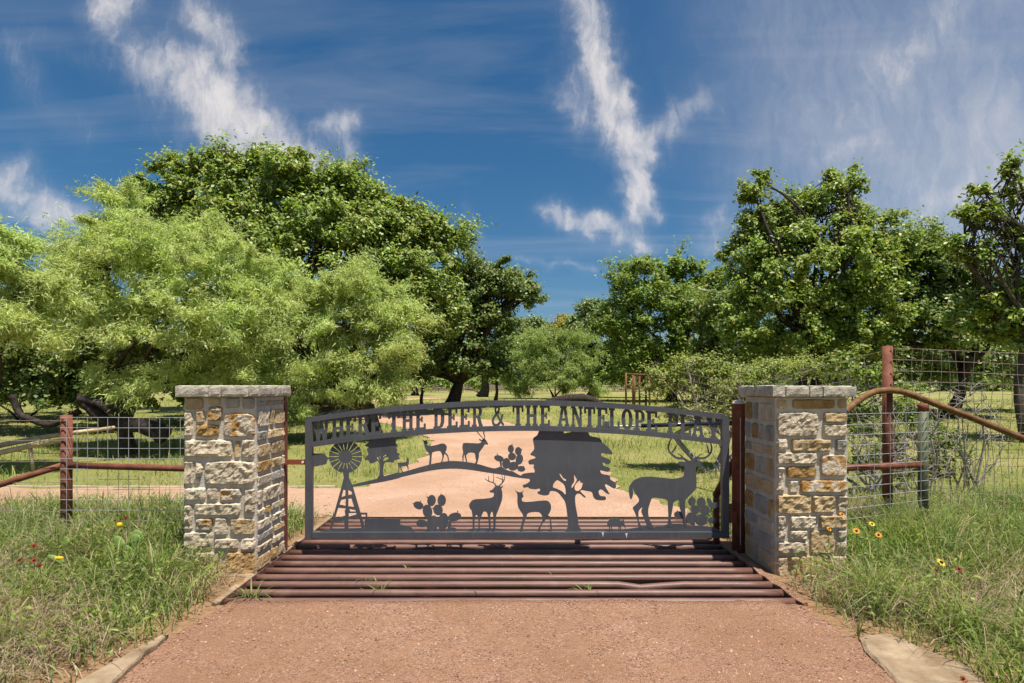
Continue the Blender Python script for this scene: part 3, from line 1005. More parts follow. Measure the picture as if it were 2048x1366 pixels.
LX0, LX1 = X(366, PIL_F), X(513, PIL_F)
RX0, RX1 = X(1550, PIL_F), X(1697, PIL_F)
pillar(LX0, LX1, 1, 'left square pillar of rough cream and ochre stone with grey slab cap', [((350, 760, 6.829), LF3), ((350, 950, 5.4625), LF4)], 11)
pillar(RX0, RX1, -1, 'right square pillar of rough cream stone, its inner face in shade', [((1470, 760, 6.832), RF3), ((1470, 950, 5.464), RF4)], 23)
mb = MB(); mb.bevel_box((LX0 + .2, PIL_F - .06, -.06), (LX1 + .0, PIL_F - .002, .02), .01)
tag(mb.build('footing', 'flagstone'), 'pale rough footing ledge along the foot of the left pillar', 'footing')

# ------------------------------------------------------------------ ornamental gate
GD = 5.28                                           # distance of the gate's plates
gate = empty('ornamental_gate', (X(1034, GD), GD, Z(1076, GD)), 'dark grey steel ranch gate with cut out deer, trees and lettering', 'gate')
T_F, T_B = GD - .024, GD + .028                     # front and back of the square tube


def arc(px): return 800.5 + 1.8e-4 * (px - 1050) ** 2


def G(px, py): return (X(px, GD), Z(py, GD))


def bar(name, poly):
    mb = MB(); mb.plate([[G(*p) for p in poly]], T_F, T_B)
    o = mb.build(name, 'gate_metal', gate)
    bv = o.modifiers.new('edge', 'BEVEL'); bv.width = .0035; bv.segments = 2; bv.limit_method = 'ANGLE'; bv.angle_limit = R(50)
    return o


xs = np.linspace(625.5, 1442.5, 49)
bar('top_rail', [(x, arc(x)) for x in xs] + [(x, arc(x) + 10.5) for x in xs[::-1]])
bar('lower_arch_rail', [(x, arc(x) + 51) for x in xs] + [(x, arc(x) + 61) for x in xs[::-1]])
bar('side_post', [(612, arc(612) + 1), (613.5, arc(612) - .5), (625, arc(625) - .3), (625, 1076), (612, 1076)])
xr = [1443, 1446, 1449, 1452, 1454, 1455.5, 1456.5]
yr = [arc(1443), arc(1446) + .3, arc(1449) + 1, arc(1452) + 2.4, arc(1454) + 4, arc(1455.5) + 6.5, arc(1456) + 10]
bar('side_post', list(zip(xr, yr)) + [(1456.5, 1075.5), (1443, 1075.5)])
bar('bottom_rail', [(625.5, 1063.6), (1442.5, 1063.2), (1442.5, 1074.8), (625.5, 1075.5)])

Z1, Z2, Z3, Z4 = (600, 860, 6.208), (800, 850, 5.939), (980, 850, 5.939), (1200, 860, 6.2107)
PL = [0]


def fig(name, zr, loops, smooth=3, parent=None, mat='gate_metal'):
    """a steel plate figure from its outline; every plate sits in a plane of its own"""
    PL[0] += 1
    off = -.004 + .00021 * PL[0]
    conv = lambda p: G(zr[0] + p[0] / zr[2], zr[1] + p[1] / zr[2])
    mb = MB()
    lp = [[conv(p) for p in (catmull(l, smooth, True) if smooth > 1 else l)] for l in loops]
    mb.plate(lp, GD + off, GD + off + .006)
    return mb.build(name, mat, parent or gate)


def ell(cx, cy, rx, ry, rot=0, n=18):
    c_, s_ = math.cos(rot), math.sin(rot)
    return [(cx + rx * math.cos(a) * c_ - ry * math.sin(a) * s_, cy + rx * math.cos(a) * s_ + ry * math.sin(a) * c_) for a in np.linspace(0, 2 * math.pi, n, endpoint=False)]


def stroke(pts, wd, taper=.35):
    pts = catmull(pts, 5)
    L, Rr = [], []
    m = len(pts)
    for i, p in enumerate(pts):
        a, b_ = pts[max(i - 1, 0)], pts[min(i + 1, m - 1)]
        t2 = Vector((b_[0] - a[0], b_[1] - a[1])).normalized()
        h = wd / 2 * (1 - (1 - taper) * i / (m - 1))
        L.append((p[0] - t2.y * h, p[1] + t2.x * h)); Rr.append((p[0] + t2.y * h, p[1] - t2.x * h))
    return L + Rr[::-1]


# windmill
wheel = []
wcx, wcy, wr, wi = 565, 330, 205, 82
for k in range(18):
    a0 = 2 * math.pi * (k + .07) / 18; a1 = 2 * math.pi * (k + .93) / 18
    b0 = 2 * math.pi * (k + .17) / 18; b1 = 2 * math.pi * (k + .83) / 18
    wheel.append((wcx + wi * math.cos(b0), wcy + wi * math.sin(b0)))
    for q in range(4):
        a = a0 + (a1 - a0) * q / 3
        wheel.append((wcx + wr * math.cos(a), wcy + wr * math.sin(a)))
    wheel.append((wcx + wi * math.cos(b1), wcy + wi * math.sin(b1)))
wm = fig('windmill_tower', Z1, [[(525, 480), (610, 480), (608, 590), (650, 680), (800, 1190), (803, 1265), (365, 1265), (380, 1190), (520, 690), (545, 590)],
     [(540, 740), (565, 750), (565, 815), (515, 832)], [(600, 745), (640, 765), (650, 795), (600, 808)], [(510, 870), (570, 855), (568, 940), (490, 925)], [(600, 855), (640, 850), (672, 955), (600, 945)],
     [(475, 965), (570, 975), (555, 1000), (565, 1060), (432, 1105)], [(612, 980), (690, 995), (692, 1012), (625, 1012)], [(605, 1032), (700, 1030), (700, 1048), (605, 1075)], [(420, 1150), (550, 1125), (555, 1220), (395, 1220)], [(600, 1110), (735, 1080), (765, 1215), (600, 1220)]], 1)
fig('windmill_wheel', Z1, [wheel], 1)
fig('windmill_vane', Z1, [[(150, 290), (295, 292), (345, 340), (372, 335), (372, 365), (345, 360), (325, 425), (150, 462)]], 1)
fig('water_pipe', Z1, [[(740, 1025), (835, 1025), (835, 1110), (815, 1110), (815, 1050), (745, 1050)]], 1)
fig('water_tank', Z1, [[(805, 1115), (850, 1100), (1000, 1090), (1245, 1105), (1245, 1170), (1290, 1185), (1370, 1195), (1430, 1255), (1430, 1266), (805, 1266)]], 1)
fig('ground_mound', Z1, [[(245, 1266), (270, 1246), (330, 1236), (372, 1250), (372, 1266)]], 1)
# trees
fig('small_tree_plate', Z1, [[(870, 140), (920, 100), (1050, 78), (1160, 90), (1190, 125), (1190, 160), (1215, 200), (1190, 215), (1210, 245), (1198, 275), (1245, 300), (1220, 325), (1245, 355), (1190, 375), (1165, 378), (1160, 405), (1110, 400), (1060, 402), (1040, 440), (1030, 550), (1055, 600), (950, 612), (985, 560), (990, 425), (960, 385), (940, 395), (900, 415), (865, 410), (850, 380), (800, 370), (820, 330), (850, 300), (830, 240), (855, 215), (800, 195), (845, 160)],
     [(955, 350), (970, 335), (985, 385)], [(985, 320), (1007, 350), (992, 348)], [(1035, 328), (1065, 303), (1070, 315), (1040, 342)], [(1035, 385), (1045, 352), (1085, 335), (1097, 360)]], 2)
fig('oak_tree_plate', Z3, [[(890, 1258), (925, 1210), (915, 1050), (895, 930), (870, 880), (800, 800), (720, 785), (700, 825), (650, 838), (575, 820), (565, 795), (595, 780), (585, 755), (540, 765), (470, 755), (450, 740), (400, 745), (390, 715), (430, 700), (475, 665), (470, 640), (530, 560), (515, 500), (520, 470), (470, 470), (455, 440), (470, 415), (535, 395), (530, 375), (480, 355), (490, 330), (525, 280), (510, 180), (520, 150), (560, 120), (600, 55), (730, 55), (860, 62), (885, 98), (980, 78), (1080, 70), (1165, 85), (1190, 130), (1300, 155), (1340, 215), (1400, 260), (1450, 320), (1445, 350), (1390, 345), (1325, 335), (1330, 370), (1390, 395), (1435, 430), (1400, 470), (1340, 445), (1350, 480), (1420, 510), (1410, 555), (1360, 550), (1310, 540), (1330, 580), (1420, 600), (1430, 645), (1490, 690), (1495, 740), (1470, 755), (1380, 705), (1370, 730), (1420, 820), (1380, 810), (1320, 765), (1290, 790), (1310, 840), (1370, 850), (1375, 885), (1340, 895), (1270, 890), (1230, 860), (1210, 800), (1150, 785), (1090, 775), (1075, 790), (1135, 850), (1120, 862), (1060, 815), (1015, 840), (1015, 940), (1040, 1080), (1055, 1200), (1085, 1258)],
     [(825, 575), (850, 600), (870, 630), (905, 650), (895, 665), (880, 660), (845, 620)], [(750, 740), (755, 700), (790, 660), (820, 665), (885, 720), (898, 825), (860, 790), (790, 755)], [(1000, 595), (1020, 630), (1030, 660), (985, 735), (968, 745), (975, 710), (1000, 670)], [(1005, 740), (1020, 700), (1065, 660), (1075, 685), (1100, 690), (1085, 750), (1050, 782), (1015, 775)]], 3)
# the hill line
hill_px = [(Z1[0] + a / Z1[2], Z1[1] + b_ / Z1[2]) for a, b_ in ((640, 682), (960, 605), (1050, 572), (1240, 522))]
hill_px += [(Z2[0] + a / Z2[2], Z2[1] + b_ / Z2[2]) for a, b_ in ((0, 568), (350, 470), (550, 432), (660, 428), (800, 440), (950, 470), (1050, 500), (1130, 515), (1200, 492), (1240, 520), (1300, 545), (1340, 550), (1430, 600), (1470, 577), (1620, 567), (1620, 640), (1430, 630), (1200, 590), (1000, 560), (800, 530), (600, 520), (350, 545), (0, 625))]
hill_px += [(Z1[0] + a / Z1[2], Z1[1] + b_ / Z1[2]) for a, b_ in ((1240, 596), (1050, 640), (655, 706))]
fig('hill_line', (0, 0, 1), [hill_px], 3)
# animals
fig('fawn', Z1, [[(1215, 405), (1240, 405), (1320, 395), (1330, 350), (1345, 340), (1350, 400), (1340, 430), (1350, 488), (1338, 492), (1325, 450), (1260, 455), (1258, 480), (1280, 520), (1268, 522), (1245, 475), (1234, 460), (1228, 530), (1218, 530), (1224, 450), (1215, 425)]], 2)
fig('doe_looking_back', Z2, [[(258, 172), (285, 185), (315, 180), (328, 172), (320, 195), (335, 215), (322, 228), (332, 242), (360, 250), (440, 235), (490, 220), (530, 225), (555, 255), (550, 300), (540, 325), (570, 360), (585, 438), (573, 438), (560, 375), (530, 345), (522, 370), (500, 448), (484, 450), (502, 395), (498, 350), (470, 310), (390, 325), (380, 345), (375, 390), (367, 475), (345, 478), (352, 390), (347, 345), (310, 300), (290, 250), (283, 205)]], 3)
fig('antelope', Z2, [[(745, 230), (770, 212), (930, 218), (960, 205), (965, 190), (945, 185), (942, 160), (965, 178), (985, 170), (965, 145), (935, 110), (900, 68), (912, 68), (960, 125), (988, 158), (999, 158), (998, 130), (988, 100), (990, 68), (1001, 68), (1002, 105), (1010, 135), (1009, 165), (1025, 185), (1045, 220), (1040, 237), (1010, 230), (985, 270), (940, 330), (938, 370), (930, 410), (912, 465), (888, 460), (905, 425), (895, 390), (885, 335), (820, 330), (800, 345), (785, 370), (802, 448), (790, 448), (770, 385), (765, 350), (756, 385), (753, 440), (744, 440), (740, 370), (750, 330), (740, 270)]], 2)
buck = fig('buck_looking_back', Z2, [[(820, 960), (835, 920), (880, 885), (1000, 875), (1090, 862), (1115, 835), (1110, 805), (1075, 802), (1063, 785), (1100, 765), (1125, 735), (1145, 720), (1180, 722), (1200, 735), (1220, 722), (1222, 738), (1205, 755), (1215, 800), (1215, 870), (1195, 940), (1165, 1020), (1140, 1090), (1132, 1235), (1110, 1235), (1108, 1100), (1100, 1040), (1085, 1035), (1072, 1090), (1079, 1235), (1060, 1235), (1050, 1120), (1035, 1050), (1015, 1030), (990, 1035), (965, 1090), (948, 1150), (951, 1235), (935, 1235), (930, 1130), (920, 1080), (900, 1075), (885, 1150), (884, 1238), (864, 1238), (862, 1110), (850, 1020), (835, 1000)]], 3)
for st, wd in (([(1140, 728), (1115, 690), (1050, 668), (1008, 636)], 17), ([(1106, 690), (1112, 640), (1108, 570)], 13), ([(1056, 672), (1050, 605)], 12), ([(1180, 725), (1235, 660), (1246, 590)], 17), ([(1212, 685), (1220, 640), (1205, 585)], 12), ([(1228, 655), (1190, 640), (1136, 620)], 12)):
    fig('antler', Z2, [stroke(st, wd)], 1, buck)
fig('ground_mound', Z2, [ell(1010, 1242, 215, 17)], 1)
fig('doe_facing_left', Z3, [[(292, 772), (330, 795), (370, 798), (405, 778), (385, 810), (400, 850), (380, 870), (385, 905), (440, 915), (600, 900), (680, 900), (720, 940), (725, 1000), (705, 1050), (690, 1075), (720, 1100), (737, 1258), (718, 1258), (712, 1150), (700, 1110), (665, 1090), (660, 1130), (610, 1190), (592, 1258), (562, 1258), (590, 1200), (625, 1120), (585, 1040), (460, 1045), (430, 1100), (395, 1200), (393, 1260), (355, 1260), (362, 1225), (385, 1130), (390, 1070), (340, 990), (325, 920), (325, 850), (318, 810)]], 3)
fig('armadillo', Z4, [[(55, 1180), (90, 1185), (90, 1150), (130, 1105), (190, 1092), (240, 1110), (262, 1145), (253, 1095), (278, 1130), (302, 1092), (299, 1140), (310, 1180), (320, 1228), (300, 1205), (275, 1185), (262, 1195), (266, 1240), (254, 1240), (245, 1195), (239, 1242), (228, 1242), (225, 1198), (150, 1200), (162, 1250), (150, 1252), (135, 1205), (125, 1205), (132, 1254), (118, 1254), (105, 1195), (60, 1192)]], 2)
big = fig('large_buck', Z4, [[(1050, 470), (1040, 447), (1000, 445), (970, 410), (990, 392), (1040, 395), (1068, 400), (1080, 380), (1155, 383), (1172, 400), (1200, 398), (1247, 395), (1245, 430), (1200, 460), (1185, 472), (1195, 550), (1198, 700), (1170, 760), (1110, 820), (1065, 870), (1060, 940), (1062, 1080), (1080, 1200), (1050, 1200), (1036, 1110), (1030, 1060), (1005, 1010), (990, 960), (983, 882), (962, 876), (915, 900), (905, 960), (890, 1050), (880, 1110), (892, 1195), (838, 1200), (850, 1110), (845, 960), (835, 875), (740, 850), (655, 845), (625, 900), (602, 980), (602, 1050), (622, 1130), (664, 1210), (600, 1218), (545, 1090), (515, 1020), (525, 960), (482, 1010), (480, 1080), (490, 1150), (528, 1222), (488, 1225), (465, 1120), (435, 1030), (408, 970), (440, 935), (482, 890), (480, 850), (440, 790), (418, 750), (406, 704), (412, 800), (385, 865), (365, 810), (360, 720), (385, 670), (430, 620), (520, 585), (640, 580), (780, 595), (920, 605), (1000, 590), (1040, 570)]], 3)
for st, wd in (([(1082, 390), (1040, 355), (960, 350), (890, 300), (852, 240), (862, 160), (888, 105)], 34), ([(1030, 345), (1000, 315), (962, 288)], 18), ([(895, 280), (930, 240), (952, 185)], 24), ([(1158, 390), (1200, 355), (1300, 348), (1365, 300), (1390, 230), (1372, 150)], 34), ([(1190, 350), (1235, 318), (1272, 298)], 18), ([(1350, 290), (1345, 240), (1328, 195)], 22)):
    fig('antler', Z4, [stroke(st, wd, .4)], 1, big)
fig('ground_mound', Z4, [[(120, 1266), (330, 1230), (480, 1212), (560, 1190), (640, 1212), (760, 1196), (860, 1165), (1000, 1165), (1100, 1186), (1250, 1190), (1370, 1200), (1440, 1215), (1500, 1266)]], 1)


def cactus_plate(zr, pads, buds):
    root = None
    for k, (cx_, cy_, rx_, ry_, rot) in enumerate(pads):
        o = fig('cactus_plate' if root is None else 'cactus_pad', zr, [ell(cx_, cy_, rx_ * 1.1, ry_ * 1.1, rot)], 1, root)
        if root is None: root = o
    for bx_, by_, tx, ty in buds:
        fig('cactus_bud', zr, [stroke([(bx_, by_), (tx, ty)], 9, 1.5)], 1, root)


cactus_plate(Z2, [(1345, 490, 57, 48, -.3), (1317, 285, 33, 44, 0), (1405, 312, 36, 46, 0), (1330, 375, 43, 42, .3), (1418, 410, 40, 58, .2), (1175, 398, 54, 33, .3), (1262, 458, 45, 60, .1), (1440, 522, 44, 32, .1), (1197, 455, 11, 55, -.1)],
             [(1328, 248, 1334, 228), (1434, 300, 1452, 286), (1365, 375, 1382, 370), (1157, 372, 1156, 342), (1468, 500, 1471, 488)])
cactus_plate(Z2, [(385, 1172, 64, 88, .25), (218, 957, 56, 42, .4), (373, 900, 47, 62, .1), (494, 898, 46, 63, 0), (325, 1028, 52, 74, -.2), (450, 1012, 52, 60, -.3), (257, 1172, 60, 42, .1), (510, 1150, 58, 95, .15), (646, 1095, 74, 46, -.25), (588, 1190, 17, 60, .15), (612, 1245, 55, 25, 0), (400, 1252, 110, 14, 0)],
             [(330, 868, 316, 852), (489, 842, 486, 818), (240, 925, 243, 902), (168, 940, 148, 934), (398, 1000, 380, 988), (678, 1058, 684, 1022), (228, 1140, 226, 1118)])
cactus_plate(Z4, [(1260, 1122, 72, 66, 0), (1147, 892, 42, 52, .2), (1262, 900, 48, 57, 0), (1192, 990, 57, 46, .3), (1312, 1002, 50, 62, 0), (1140, 1097, 62, 64, .3), (990, 1060, 60, 42, .2), (1420, 942, 58, 34, 0), (1397, 1127, 50, 36, 0), (1365, 890, 24, 44, -.5), (1160, 1178, 24, 30, 0), (1050, 1132, 15, 52, -.1)],
             [(1147, 842, 1146, 820), (970, 1022, 962, 1005), (1240, 970, 1256, 962), (1445, 915, 1470, 905)])

# lettering
GL = {
    'H': [[(0, 0), (.44, 0), (.44, .11), (.36, .11), (.36, .43), (.64, .43), (.64, .11), (.56, .11), (.56, 0), (1, 0), (1, .11), (.9, .11), (.9, .89), (1, .89), (1, 1), (.56, 1), (.56, .89), (.64, .89), (.64, .57), (.36, .57), (.36, .89), (.44, .89), (.44, 1), (0, 1), (0, .89), (.1, .89), (.1, .11), (0, .11)]],
    'E': [[(0, 0), (1, 0), (1, .30), (.8, .30), (.8, .12), (.44, .12), (.44, .44), (.56, .44), (.56, .36), (.72, .36), (.72, .64), (.56, .64), (.56, .56), (.44, .56), (.44, .88), (.78, .88), (.78, .70), (.98, .70), (.98, 1), (0, 1), (0, .89), (.12, .89), (.12, .11), (0, .11)]],
    'T': [[(.24, 0), (.76, 0), (.76, .11), (.66, .11), (.66, .88), (.82, .88), (.82, .66), (1, .66), (1, 1), (0, 1), (0, .66), (.18, .66), (.18, .88), (.34, .88), (.34, .11), (.24, .11)]],
    'L': [[(0, 0), (1, 0), (1, .38), (.8, .38), (.8, .13), (.44, .13), (.44, .89), (.56, .89), (.56, 1), (0, 1), (0, .89), (.12, .89), (.12, .11), (0, .11)]],
    'W': [[(.24, 0), (.42, 0), (.52, .50), (.63, 0), (.84, 0), (.97, .9), (1.03, .9), (1.03, 1), (.70, 1), (.70, .9), (.76, .9), (.72, .42), (.60, .95), (.60, 1), (.42, 1), (.42, .95), (.33, .42), (.27, .9), (.34, .9), (.34, 1), (-.03, 1), (-.03, .9), (.05, .9)]],
    'R': [[(0, 0), (.46, 0), (.46, .11), (.38, .11), (.38, .43), (.48, .43), (.64, .06), (.64, 0), (1, 0), (1, .11), (.93, .11), (.77, .49), (.88, .57), (.93, .72), (.88, .88), (.75, .97), (.60, 1), (0, 1), (0, .89), (.12, .89), (.12, .11), (0, .11)], [(.38, .55), (.55, .55), (.64, .62), (.64, .80), (.55, .88), (.38, .88)]],
    'P': [[(0, 0), (.52, 0), (.52, .11), (.41, .11), (.41, .38), (.65, .38), (.88, .47), (.96, .66), (.9, .87), (.74, .97), (.60, 1), (0, 1), (0, .89), (.12, .89), (.12, .11), (0, .11)], [(.41, .50), (.56, .50), (.66, .58), (.66, .80), (.56, .88), (.41, .88)]],
    'D': [[(0, 0), (.60, 0), (.82, .07), (.95, .25), (.98, .5), (.95, .75), (.82, .93), (.60, 1), (0, 1), (0, .89), (.1, .89), (.1, .11), (0, .11)], [(.38, .12), (.55, .13), (.66, .32), (.66, .68), (.55, .87), (.38, .88)]],
    'O': [[(.5 + .5 * math.copysign(abs(math.cos(a)) ** .8, math.cos(a)), .5 + .5 * math.copysign(abs(math.sin(a)) ** .9, math.sin(a))) for a in np.linspace(0, 6.2832, 24, endpoint=False)], [(.5 + .19 * math.cos(a), .5 + .37 * math.sin(a)) for a in np.linspace(0, 6.2832, 16, endpoint=False)]],
    'A': [[(0, 0), (.4, 0), (.4, .11), (.31, .11), (.35, .27), (.64, .27), (.68, .11), (.59, .11), (.59, 0), (1, 0), (1, .11), (.93, .11), (.72, .89), (.79, .89), (.79, 1), (.2, 1), (.2, .89), (.28, .89), (.07, .11), (0, .11)], [(.39, .40), (.61, .40), (.5, .83)]],
    'N': [[(0, 0), (.36, 0), (.36, .11), (.28, .11), (.28, .66), (.66, 0), (.9, 0), (.9, .89), (1, .89), (1, 1), (.62, 1), (.62, .89), (.72, .89), (.72, .40), (.34, 1), (0, 1), (0, .89), (.1, .89), (.1, .11), (0, .11)]],
    'Y': [[(.27, 0), (.76, 0), (.76, .11), (.67, .11), (.67, .38), (.94, .89), (1, .89), (1, 1), (.62, 1), (.62, .89), (.70, .89), (.52, .55), (.36, .89), (.42, .89), (.42, 1), (0, 1), (0, .89), (.07, .89), (.36, .38), (.36, .11), (.27, .11)]],
}
TEXT = [('W', 626, 658), ('H', 662.6, 689), ('E', 690, 713), ('R', 714, 739.5), ('E', 740.5, 763), ('T', 776.5, 799), ('H', 803, 827.5), ('E', 830, 851.7), ('D', 866.7, 889.3), ('E', 894, 915.4), ('E', 918.8, 939.8), ('R', 943.5, 965.6),
        ('&', 983, 1008), ('T', 1025, 1047), ('H', 1050.8, 1075.5), ('E', 1079.3, 1100), ('A', 1115.3, 1139), ('N', 1142, 1165.8), ('T', 1168, 1190.5), ('E', 1192.6, 1215.4), ('L', 1217.5, 1239.3), ('O', 1242.9, 1265), ('P', 1268, 1290.5), ('E', 1291.5, 1315),
        ('P', 1334, 1358), ('L', 1359, 1382), ('A', 1384, 1408), ('Y', 1413, 1440)]
ltr = MB()
letters = None
for i, (ch, x0, x1) in enumerate(TEXT):
    def cv(p, x0=x0, x1=x1):
        px = x0 + (x1 - x0) * p[0]
        return G(px, arc(px) + 51.3 - p[1] * 41.2)
    mb = MB()
    if ch == '&':
        s1 = stroke([(.98, .03), (.62, .36), (.34, .70), (.33, .88), (.47, .96), (.60, .87), (.58, .72)], .15, 1)
        s2 = stroke([(.60, .74), (.25, .47), (.10, .26), (.22, .07), (.48, .05), (.74, .25), (.90, .58)], .17, .9)
        mb.plate([[cv(p) for p in s1]], GD - .004, GD + .002)
        mb.plate([[cv(p) for p in s2]], GD - .0028, GD + .0032)
        mb.build('ampersand', 'gate_metal', gate)
    else:
        mb.plate([[cv(p) for p in l] for l in GL[ch]], GD - .004, GD + .002)
        mb.build('letter_' + ch.lower(), 'gate_metal', gate)
# weld splashes and the bolt of the hinge
for px, py in ((1205, 1066), (1252, 1068)):
    mb = MB(); mb.plate([[G(px + a, py + b_) for a, b_ in ((-3, -2.4), (1, -2.7), (3, -2.2), (1.2, -1), (.7, 4), (-.2, 7), (-.8, 3), (-2, -.6))]], T_F - .0022, T_F - .0008)
    mb.build('weld_run', 'weld_white', gate)

# hinge post left, latch post right
lp = empty('gate_post', (X(568, 5.24), 5.30, 0), 'rusty steel hinge post hidden half behind the left stone pillar', 'post', 'rusty gate posts')
mb = MB(); px_l = X(567.5, 5.32)
mb.box((px_l - .03, 5.29, -.05), (px_l + .026, 5.35, Z(795, 5.32))); mb.build('post', 'rust_post', lp)
mb = MB(); mb.box((px_l + .027, 5.27, Z(929, 5.28)), (X(611, 5.28), 5.295, Z(919, 5.28))); mb.build('hinge_bracket', 'rust_bracket', lp)
mb = MB(); mb.tube([(X(606, 5.27), 5.268, Z(924, 5.28)), (X(606, 5.27), 5.255, Z(924, 5.28))], .011, 10); mb.build('bolt', 'weld_white', lp)
rp = empty('gate_post', (X(1478, 5.3), 5.34, 0), 'round dark rusty latch post beside the shaded face of the right pillar', 'post', 'rusty gate posts')
mb = MB(); xr_ = X(1477, 5.34)
zt = Z(803, 5.34)
mb.tube([(xr_, 5.34, -.1), (xr_, 5.34, zt - .02), (xr_, 5.34, zt - .018)], [.060, .060, .060], 18); mb.build('post', 'rust_post', rp, True)
mb = MB(); mb.ellipsoid((xr_, 5.34, zt - .02), (.0605, .0605, .035), 18, 8); mb.build('cap', 'concrete_pale', rp, True)
mb = MB(); mb.box((X(1457.5, 5.28), 5.26, Z(1045, 5.28)), (xr_ - .05, 5.30, Z(1022, 5.28))); mb.box((X(1457.5, 5.28), 5.262, Z(1020, 5.28)), (X(1464, 5.28), 5.298, Z(1008, 5.28)))
mb.build('latch', 'rust_post', rp)
mb = MB()                                           # diagonal brace behind the latch post
mb.tube([(X(1432, 5.6), 5.6, Z(990, 5.6)), (xr_, 5.42, Z(920, 5.42))], .035, 10); mb.tube([(X(1433, 5.6), 5.6, -.05), (X(1433, 5.6), 5.6, Z(985, 5.6))], .032, 10)
mb.build('brace', 'rust_post', rp, True)
mb = MB()                                           # narrow strip of welded wire between post and pillar
for k in range(10): mb.tube([(xr_ + .05, 5.285, .15 + k * .125), (X(1496, 5.28), 5.285, .15 + k * .125)], .004, 5)
mb.tube([(X(1481, 5.28), 5.282, .08), (X(1481, 5.28), 5.282, 1.30)], .004, 5)
mb.build('wire_strip', 'wire', rp)

op = empty('gate_opener', (X(1330, 5.42), 5.42, Z(850, 5.42)), 'dark blue black tubular gate opener arm behind the lettering', 'gate opener')
mb = MB(); mb.tube([(X(1282, 5.42), 5.42, Z(851.5, 5.42)), (X(1448, 5.46), 5.46, Z(846, 5.46))], .021, 14); mb.build('housing', 'actuator', op, True)
mb = MB(); mb.tube([(X(1210, 5.40), 5.40, Z(853.5, 5.40)), (X(1284, 5.42), 5.42, Z(851.5, 5.42))], .011, 10); mb.build('push_rod', 'wire', op, True)
mb = MB(); mb.box((X(1207, 5.36), 5.30, Z(856, 5.36)), (X(1217, 5.36), 5.41, Z(842, 5.36))); mb.build('bracket', 'wire', op)
mb = MB(); mb.tube([(X(1448, 5.46), 5.46, Z(846, 5.46)), (xr_, 5.40, Z(846, 5.44))], .026, 10); mb.build('mount', 'rust_post', op, True)

# ------------------------------------------------------------------ fences
LD = 5.42
lf = empty('wire_panel_fence', (X(133, LD), LD, 0), 'rusty post with welded wire panel and barbed wire left of the left pillar', 'fence')
xp = X(133, LD); ztop = Z(830, LD)
mb = MB(); mb.tube([(xp, LD, -.1), (xp, LD, ztop)], .049, 14); mb.build('post', 'rust_post', lf, True)
zr = Z(931, LD)
mb = MB(); mb.tube([(xp + .04, LD, zr), (LX0 + .1, PIL_F + .5, zr)], .031, 12); mb.build('rail', 'rust_post', lf, True)
mb = MB(); mb.tube([(xp - .03, LD, zr + .005), (X(-160, LD), LD + .05, Z(1018, LD))], .031, 12); mb.build('brace', 'rust_post', lf, True)
mb = MB()
x1_ = LX0 - .005
wy = LD - .055
z = ztop - .02
while z > .05:
    mb.tube([(xp - .02, wy, z), ((xp + x1_) / 2, wy + .004, z - .003), (x1_ + .05, wy, z)], .0027, 5, False); z -= .1005
x = xp + .05
while x < x1_:
    mb.tube([(x, wy - .006, .03), (x + random.uniform(-.003, .003), wy - .006, ztop - .018)], .0027, 5, False); x += .1005
mb.build('wire_panel', 'wire', lf)
rnd = random.Random(3)
for k, py in enumerate((841, 881, 922, 962, 996, 1020)):
    mb = MB(); z0 = Z(py, LD)
    pts = []
    for i in range(60):
        f = i / 59
        xx = xp + .04 - f * 4.2
        pts.append((xx, LD - .055 + f * .35, z0 - .05 * f * (1 if k > 0 else .8) + .006 * math.sin(f * 9 + k) + .003 * math.sin(f * 300)))
    mb.tube(pts, .003, 5, False)
    for i in range(4, 58, 5):                        # barbs
        p = Vector(pts[i])
        for s in (-1, 1):
            mb.tube([p, p + Vector((rnd.uniform(-.012, .012), rnd.uniform(-.008, .008), s * .016))], .0016, 4, False)
    mb.build('wire_strand', 'wire_rusty', lf)

RD = 6.05
rf = empty('tall_wire_fence', (X(1775, RD), RD, 0), 'tall rusty post with game fence mesh and bent brace pipe right of the right pillar', 'fence')
xp = X(1775, RD)
mb = MB(); mb.tube([(xp, RD, -.1), (xp, RD, Z(692, RD))], .049, 14); mb.build('post', 'rust_post', rf, True)
gp_ = Vector((X(1846, 5.75), 5.75, 0))
mb = MB(); mb.tube([(gp_.x, gp_.y, -.1), (gp_.x, gp_.y, Z(822, 5.75))], .047, 14); mb.build('green_post', 'green_paint', rf, True)
mb = MB(); mb.tube([(gp_.x, gp_.y, Z(822, 5.75)), (gp_.x, gp_.y, Z(810, 5.75)), (gp_.x, gp_.y, Z(807, 5.75))], [.048, .048, .035], 14); mb.build('post_cap', 'rust_post', rf, True)
mb = MB(); mb.tube([(RX1 - .1, PIL_F + .45, Z(930, 5.4)), (gp_.x, gp_.y, Z(929, 5.75))], .034, 12); mb.build('rail', 'rust_post', rf, True)
bp_ = catmull([tuple(P(1690, 824, 5.75)), tuple(P(1708, 808, 5.8)), tuple(P(1738, 788, 5.9)), tuple(P(1768, 781, 5.97)), tuple(P(1806, 784, 5.97)), tuple(P(1850, 800, 5.95)), tuple(P(1950, 838, 5.9)), tuple(P(2090, 895, 5.85))], 6)
mb = MB(); mb.tube(bp_, .034, 12, wob=.05)
b1 = mb.build('bent_pipe', 'rust_orange', rf, True); b1['label'] = 'bent rusty brace pipe with yellow lichen'
mb = MB()                                           # welded panel in front, pillar to green post
x0_, x1_ = RX1 - .02, gp_.x + .02
y0_, y1_ = 5.12, 5.69
for k in range(12):
    z = Z(826, 5.5) - k * .1005
    if z > .08: mb.tube([(x0_, y0_, z), (x1_, y1_, z)], .0028, 5, False)
